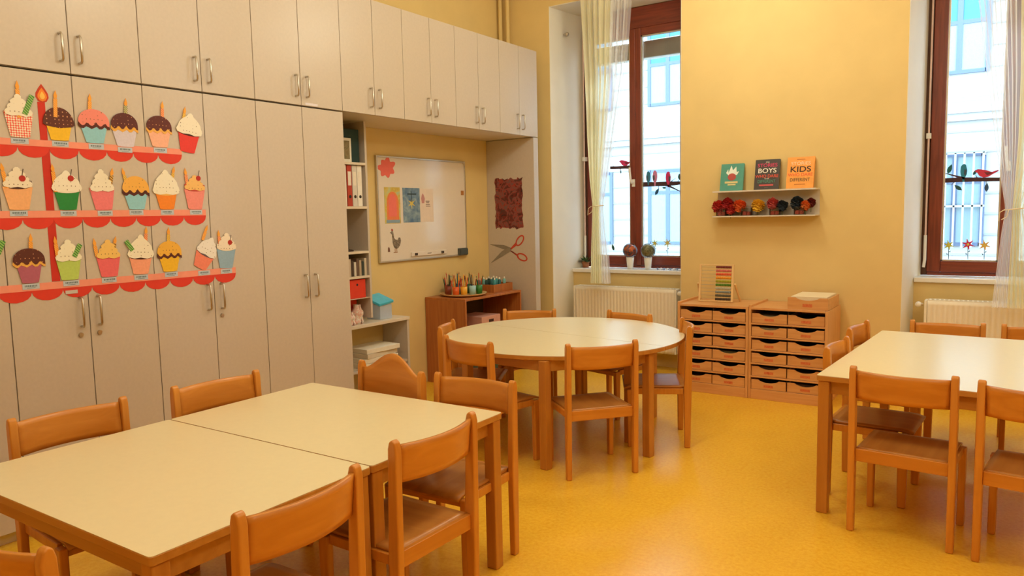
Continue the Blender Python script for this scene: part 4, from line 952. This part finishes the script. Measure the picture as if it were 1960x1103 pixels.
# ------------------------------------------------------------------ window sill things
def globe_jar(x, lab, cols):
    r = empty('globe_jar', (x, 6.505, .9035), label=lab, cat='jar', group='globe jars on the window sill')
    MB().lathe((0, 0, 0), [(.001, 0), (.027, 0), (.038, .115), (.034, .115), (.024, .004), (.001, .004)], 22).build('cup', M['whitep'], r)
    MB().sphere((0, 0, .178), .070, 28, 16).build('globe', M['clear'], r)
    MB().sphere((-.003, 0, .178), .062, 20, 12, .92).build('globe_filling', blotch('gf_' + cols[0][1:], cols, 22), r)
globe_jar(.652, 'clear globe with orange filling on a white cup, left on the window sill', ['#e8541c', '#f0782c', '#3a4a6a', '#d89a5c'])
globe_jar(.836, 'clear globe with olive green filling on a white cup on the window sill', ['#8a8a54', '#6a6238', '#b0a878', '#7a3424'])
def potted(x, y, z, lab):
    r = empty('potted_plant', (x, y, z), label=lab, cat='plant')
    MB().lathe((0, 0, 0), [(.001, 0), (.03, 0), (.04, .06), (.034, .06), (.03, .05), (.001, .05)], 18).build('pot', paper('#a86a44'), r)
    m = MB(); rn = random.Random(9)
    for k in range(26):
        a = rn.uniform(0, 2 * PI); e_ = rn.uniform(.3, 1.3); L = rn.uniform(.05, .10); d = Vector((math.cos(a) * math.cos(e_), math.sin(a) * math.cos(e_), math.sin(e_)))
        t = d.cross(Zv).normalized(); b0 = Vector((0, 0, .05)) + d * .02
        m.grid([[tuple(b0 + d * (L * f) + t * (w2 * s_) + Zv * (-.02 * f * f)) for s_ in (-1, 0, 1)] for f, w2 in ((0, .003), (.3, .012), (.6, .014), (.85, .009), (1, .001))], True)
    m.build('leaves', plain('leaf_green', '#4c6a3a', .5, .25, 20), r)
potted(.135, 6.57, .9035, 'small green potted plant at the left end of the window sill, behind the curtain')
m_b = paper('#e4e8f0'); m_c = paper('#7c94b4')
for i in range(7):
    x = .945 + i * .032
    o = empty('sill_trinket', (x, 6.50 + .02 * ((i * 3) % 3 - 1), .9035), label='tiny blue and white trinket lying at the right end of the window sill', cat='trinket', group='tiny trinkets on the window sill')
    MB().sphere((0, 0, .011), .011, 10, 6, 1).build('bead', m_b if i % 2 else m_c, o); MB().tube([(.0, 0, .012), (.018, -.006, .008)], .004, 6).build('tail', m_c if i % 2 else m_b, o)

# ------------------------------------------------------------------ window stickers (flat on the panes, facing the room)
SYP = 6.6792
def bird(org, s, face, col, lab, kind='side'):
    r = empty('bird_sticker', (org[0], SYP, org[1]), label=lab, cat='sticker', group='bird stickers on the windows')
    if kind == 'side':
        b_ = [(-.9, .25), (-.62, .42), (-.35, .38), (.0, .30), (.45, .12), (.95, .28), (.98, .18), (.55, -.08), (.2, -.32), (-.2, -.36), (-.5, -.2), (-.66, .06)]
    else:
        b_ = [(-.02, 1.0), (.16, .92), (.3, .7), (.36, .2), (.3, -.3), (.12, -.75), (.1, -1.1), (-.1, -1.1), (-.12, -.7), (-.32, -.25), (-.36, .25), (-.26, .62), (-.2, .88)]
    MB().prism([(a * s * face, b * s) for a, b in b_], (0, 0, 0), X, Zv, Vector((0, -.0008, 0))).build('bird_shape', paper(col), r)
    w_ = [(-.15, .12), (.3, .1), (.55, .02), (.1, -.18)] if kind == 'side' else [(-.3, .3), (-.05, .35), (-.02, -.2), (-.2, -.45)]
    MB().prism([(a * s * face, b * s) for a, b in w_], (0, -.0009, 0), X, Zv, Vector((0, -.0004, 0))).build('wing', paper('#7a3040' if kind == 'side' else '#46586c'), r)
def branch(pts, wds, lab, twigs=()):
    r = empty('branch_sticker', (0, SYP, 0), label=lab, cat='sticker')
    up = [(p[0], p[1] + w2) for p, w2 in zip(pts, wds)]; dn = [(p[0], p[1] - w2) for p, w2 in zip(pts, wds)][::-1]
    MB().prism(up + dn, (0, 0, 0), X, Zv, Vector((0, -.0005, 0))).build('bough', paper('#4a2c34'), r)
    for tw in twigs:
        a, b_ = Vector(tw[0]), Vector(tw[1]); d = (b_ - a).normalized(); n_ = Vector((-d.y, d.x)) * tw[2]
        MB().prism([tuple(a + n_), tuple(b_ + n_ * .3), tuple(b_ - n_ * .3), tuple(a - n_)], (0, -.0005, 0), X, Zv, Vector((0, -.0003, 0))).build('twig', paper('#4a2c34'), r)
def leaf(x, z, s, ang, col, lab):
    pts = [(0, -1), (.35, -.5), (.42, 0), (.3, .45), (.08, 1), (-.22, .55), (-.4, .1), (-.35, -.45)]
    c, s_ = math.cos(ang), math.sin(ang)
    tag(MB().prism([((a * c - b * s_) * s, (a * s_ + b * c) * s) for a, b in pts], (x, SYP, z), X, Zv, Vector((0, -.0007, 0))).build('leaf_sticker', paper(col)), lab, 'sticker', 'leaf stickers on the windows')
def flower(x, z, s, col, lab, zb):
    r = empty('flower_sticker', (x, SYP, z), label=lab, cat='sticker', group='flower stickers on the windows')
    MB().prism([(s * (1 if i % 2 else .34) * math.cos(PI * i / 6 + .2), s * (1 if i % 2 else .34) * math.sin(PI * i / 6 + .2)) for i in range(12)], (0, -.0004, 0), X, Zv, Vector((0, -.0008, 0))).build('petals', paper(col), r)
    MB().prism([(s * .2 * math.cos(PI * i / 4), s * .2 * math.sin(PI * i / 4)) for i in range(8)], (0, -.0013, 0), X, Zv, Vector((0, -.0004, 0))).build('flower_centre', paper('#e8d060'), r)
    h = z - zb
    MB().prism([(-.002, 0), (.002, 0), (.004, -h), (.0, -h)], (0, -.0002, 0), X, Zv, Vector((0, -.0004, 0))).prism([(0, -h * .5), (.015, -h * .38), (.012, -h * .5)], (0, -.0002, 0), X, Zv, Vector((0, -.0004, 0))).prism([(0, -h * .68), (-.015, -h * .55), (-.012, -h * .68)], (0, -.0002, 0), X, Zv, Vector((0, -.0004, 0))).build('flower_stem', paper('#44503c'), r)
branch([(.715, 1.708), (.85, 1.706), (.97, 1.704), (1.09, 1.708)], [.022, .02, .022, .015], 'dark brown branch sticker with three upright birds on the left window', [((.96, 1.69), (1.088, 1.628), .010), ((.99, 1.72), (1.04, 1.755), .004), ((.865, 1.695), (.87, 1.66), .004), ((1.055, 1.71), (1.075, 1.74), .005)])
branch([(.36, 1.885), (.45, 1.882), (.52, 1.883), (.593, 1.88)], [.014, .014, .015, .018], 'short dark branch sticker beside the curtain on the left window', [((.47, 1.87), (.475, 1.845), .004), ((.40, 1.89), (.385, 1.93), .003)])
bird((.765, 1.768), .064, 1, '#3a86a8', 'blue upright bird sticker on the left window branch', 'up')
bird((.832, 1.767), .070, 1, '#d888b4', 'pale pink upright bird sticker on the left window branch', 'up')
bird((.967, 1.750), .070, -1, '#d8326c', 'magenta upright bird sticker on the left window branch', 'up')
bird((.525, 1.922), .075, 1, '#d83270', 'magenta bird sticker lying along the short branch beside the curtain', 'side')
leaf(1.076, 1.765, .032, .1, '#2c5c60', 'dark teal leaf sticker at the right end of the left window branch')
leaf(.853, 1.635, .038, -.5, '#2a5a84', 'blue leaf sticker hanging under the left window branch')
leaf(.925, 1.668, .022, 1.5, '#2c6468', 'small teal leaf sticker lying under the left window branch')
leaf(.475, 1.84, .018, .0, '#2c5c60', 'tiny teal leaf sticker under the short branch beside the curtain')
flower(.83, 1.145, .040, '#d8d878', 'pale yellow-green flower sticker, the left one low on the left window', 1.03)
flower(.958, 1.148, .046, '#e0d890', 'pale yellow flower sticker, the right one low on the left window', 1.03)
leaf(.385, 1.10, .035, .3, '#2f5a50', 'dark green leaf sticker low beside the curtain on the left window')
branch([(3.205, 1.638), (3.30, 1.64), (3.42, 1.638), (3.585, 1.632)], [.017, .018, .016, .014], 'dark brown branch sticker with a blue and a red bird on the right window', [((3.36, 1.648), (3.225, 1.695), .009), ((3.30, 1.63), (3.27, 1.60), .004), ((3.44, 1.65), (3.43, 1.672), .004), ((3.50, 1.63), (3.50, 1.60), .003)])
bird((3.352, 1.695), .064, -1, '#2a8cb0', 'blue upright bird sticker on the right window branch', 'up')
bird((3.495, 1.680), .082, 1, '#d83a5c', 'red-pink bird sticker sitting sideways on the right window branch', 'side')
leaf(3.258, 1.725, .038, -.3, '#206a68', 'teal leaf sticker above the left end of the right window branch')
leaf(3.425, 1.692, .026, -.5, '#1f5e60', 'small teal leaf sticker between the two birds of the right window')
leaf(3.318, 1.580, .034, .9, '#2a5c64', 'teal leaf sticker under the blue bird of the right window')
leaf(3.503, 1.575, .034, 0, '#3c5c8c', 'slate blue leaf sticker under the red bird of the right window')
flower(3.270, 1.140, .042, '#d2d448', 'yellow-green flower sticker, first of three low on the right window', 1.03)
flower(3.398, 1.146, .048, '#e02c58', 'crimson flower sticker, middle of three low on the right window', 1.03)
flower(3.505, 1.140, .044, '#f0b848', 'orange-yellow flower sticker, third of three low on the right window', 1.03)

# ------------------------------------------------------------------ house across the street
FYH = 18.0
r = empty('street_house', (0, 0, 0), label='pale plastered house across the street seen through both windows', cat='building')
MB().box(-16, 14, FYH, FYH + 1, -4, 11).build('house_wall', M['facade'], r)
m = MB(); z = -3.8
while z < 10.8:
    if not (2.95 < z < 4.0): m.box(-16, 14, FYH - .02, FYH, z, z + .035)
    z += .42
m.build('plaster_joints', M['groove'], r)
MB().box(-16, 14, FYH - .14, FYH - .02, 3.30, 3.52).box(-16, 14, FYH - .09, FYH - .02, 3.15, 3.30).box(-16, 14, FYH - .07, FYH - .02, 3.52, 3.6).build('string_course', M['facade'], r)
for kf, (zb_, zt_, grl) in enumerate(((.60, 2.50, True), (4.10, 6.0, False))):
    for i in range(-3, 5):
        xc = 2.57 - 2.09 * i
        if not -12 < xc < 12: continue
        hw = .54
        wn = MB().box(xc - hw, xc - hw + .085, FYH - .05, FYH - .021, zb_, zt_).box(xc + hw - .085, xc + hw, FYH - .05, FYH - .021, zb_, zt_).box(xc - hw + .07, xc + hw - .07, FYH - .05, FYH - .021, zb_, zb_ + .07).box(xc - hw + .07, xc + hw - .07, FYH - .05, FYH - .021, zt_ - .07, zt_).box(xc - .05, xc + .05, FYH - .05, FYH - .021, zb_ + .07, zt_ - .07)
        zt = zb_ + (1.28 if kf == 0 else .98)
        wn.box(xc - hw + .07, xc - .05, FYH - .049, FYH - .021, zt, zt + .08).box(xc + .05, xc + hw - .07, FYH - .049, FYH - .021, zt, zt + .08)
        wo = wn.build('window', M['fwin'], r)
        MB().box(xc - hw + .02, xc + hw - .02, FYH - .03, FYH - .0205, zb_ + .02, zt + .02).build('lower_pane', M['fglass'], wo)
        MB().box(xc - hw + .02, xc + hw - .02, FYH - .03, FYH - .0205, zt + .03, zt_ - .02).build('upper_pane', M['fblue'] if kf else M['fglass'], wo)
        if grl and xc > 1:
            g = MB()
            for q in range(7): g.box(xc - hw + .04 + q * .163, xc - hw + .075 + q * .163, FYH - .14, FYH - .10, zb_ - .03, zt_)
            g.box(xc - hw, xc + hw, FYH - .14, FYH - .10, 1.40, 1.44).box(xc - hw, xc + hw, FYH - .14, FYH - .10, zt_ - .02, zt_)
            for sx in (-hw, hw - .04):
                for zz in (zb_, zt_ - .06): g.box(xc + sx, xc + sx + .04, FYH - .12, FYH - .02, zz, zz + .03)
            g.build('white_grille', M['grille'], r)
struct(MB().box(-30, 30, OY + .3, FYH + 2, -4.2, -4).build('road', M['street']))

# ------------------------------------------------------------------ camera
F = Vector((-0.56134759, 0.82167198, -0.09871189)); R2 = Vector((0.82670441, 0.5622361, -0.02122215)); U2 = Vector((-0.03806174, 0.09351855, 0.99488973))
cam = bpy.data.cameras.new('camera'); co = bpy.data.objects.new('camera', cam); COL.objects.link(co)
co.matrix_world = Matrix(((R2.x, U2.x, -F.x, 3.721), (R2.y, U2.y, -F.y, 0), (R2.z, U2.z, -F.z, 1.45), (0, 0, 0, 1)))
cam.sensor_width = 36; cam.lens = 1423.4 / 1960 * 36; cam.clip_start = .05; cam.clip_end = 200
sc.camera = co

# ------------------------------------------------------------------ light
def area(name, loc, size, energy, col, rot=(0, 0, 0)):
    l = bpy.data.lights.new(name, 'AREA'); l.shape = 'RECTANGLE'; l.size, l.size_y = size; l.energy = energy; l.color = col
    o = bpy.data.objects.new(name, l); COL.objects.link(o); o.location = loc; o.rotation_euler = rot; return o
WARM = (1, .97, .76)
for i, (x, y) in enumerate(((1.9, .7), (1.9, 2.8), (1.9, 4.9), (4.6, .7), (4.6, 2.8), (4.6, 4.9))):   # unseen room lamps, made as low globes for soft fill
    l = bpy.data.lights.new('unseen_room_lamp', 'POINT'); l.energy = 31 if x < 3 else 22; l.color = WARM; l.shadow_soft_size = .22
    o = bpy.data.objects.new('unseen_room_lamp', l); COL.objects.link(o); o.location = (x, y, 3.2)
for n in (N1, N2):
    p = area('window_portal', (n + NW / 2, 6.98, 2.1), (NW, 2.4), 1, (1, 1, 1), (-PI / 2, 0, 0)); p.data.cycles.is_portal = True
w = bpy.data.worlds.new('world'); sc.world = w; w.use_nodes = True; nt = w.node_tree
bg = nt.nodes['Background']; tc = nt.nodes.new('ShaderNodeTexCoord'); sp = nt.nodes.new('ShaderNodeSeparateXYZ'); rp = nt.nodes.new('ShaderNodeValToRGB')
nt.links.new(tc.outputs['Generated'], sp.inputs[0]); nt.links.new(sp.outputs['Z'], rp.inputs['Fac']); nt.links.new(rp.outputs[0], bg.inputs['Color'])
rp.color_ramp.elements[0].color = (.74, .86, 1, 1); rp.color_ramp.elements[1].color = (.55, .78, 1, 1)
bg.inputs['Strength'].default_value = 48
vs = sc.view_settings; vs.view_transform = 'Standard'; vs.look = 'None'; vs.gamma = 1; vs.use_curve_mapping = False; vs.exposure = 0.1
try: sc.cycles.use_denoising = True
except Exception: pass
sc.cycles.max_bounces = 10; sc.cycles.diffuse_bounces = 5; sc.cycles.transparent_max_bounces = 16; sc.cycles.sample_clamp_indirect = 8
sc.cycles.caustics_reflective = False; sc.cycles.caustics_refractive = False
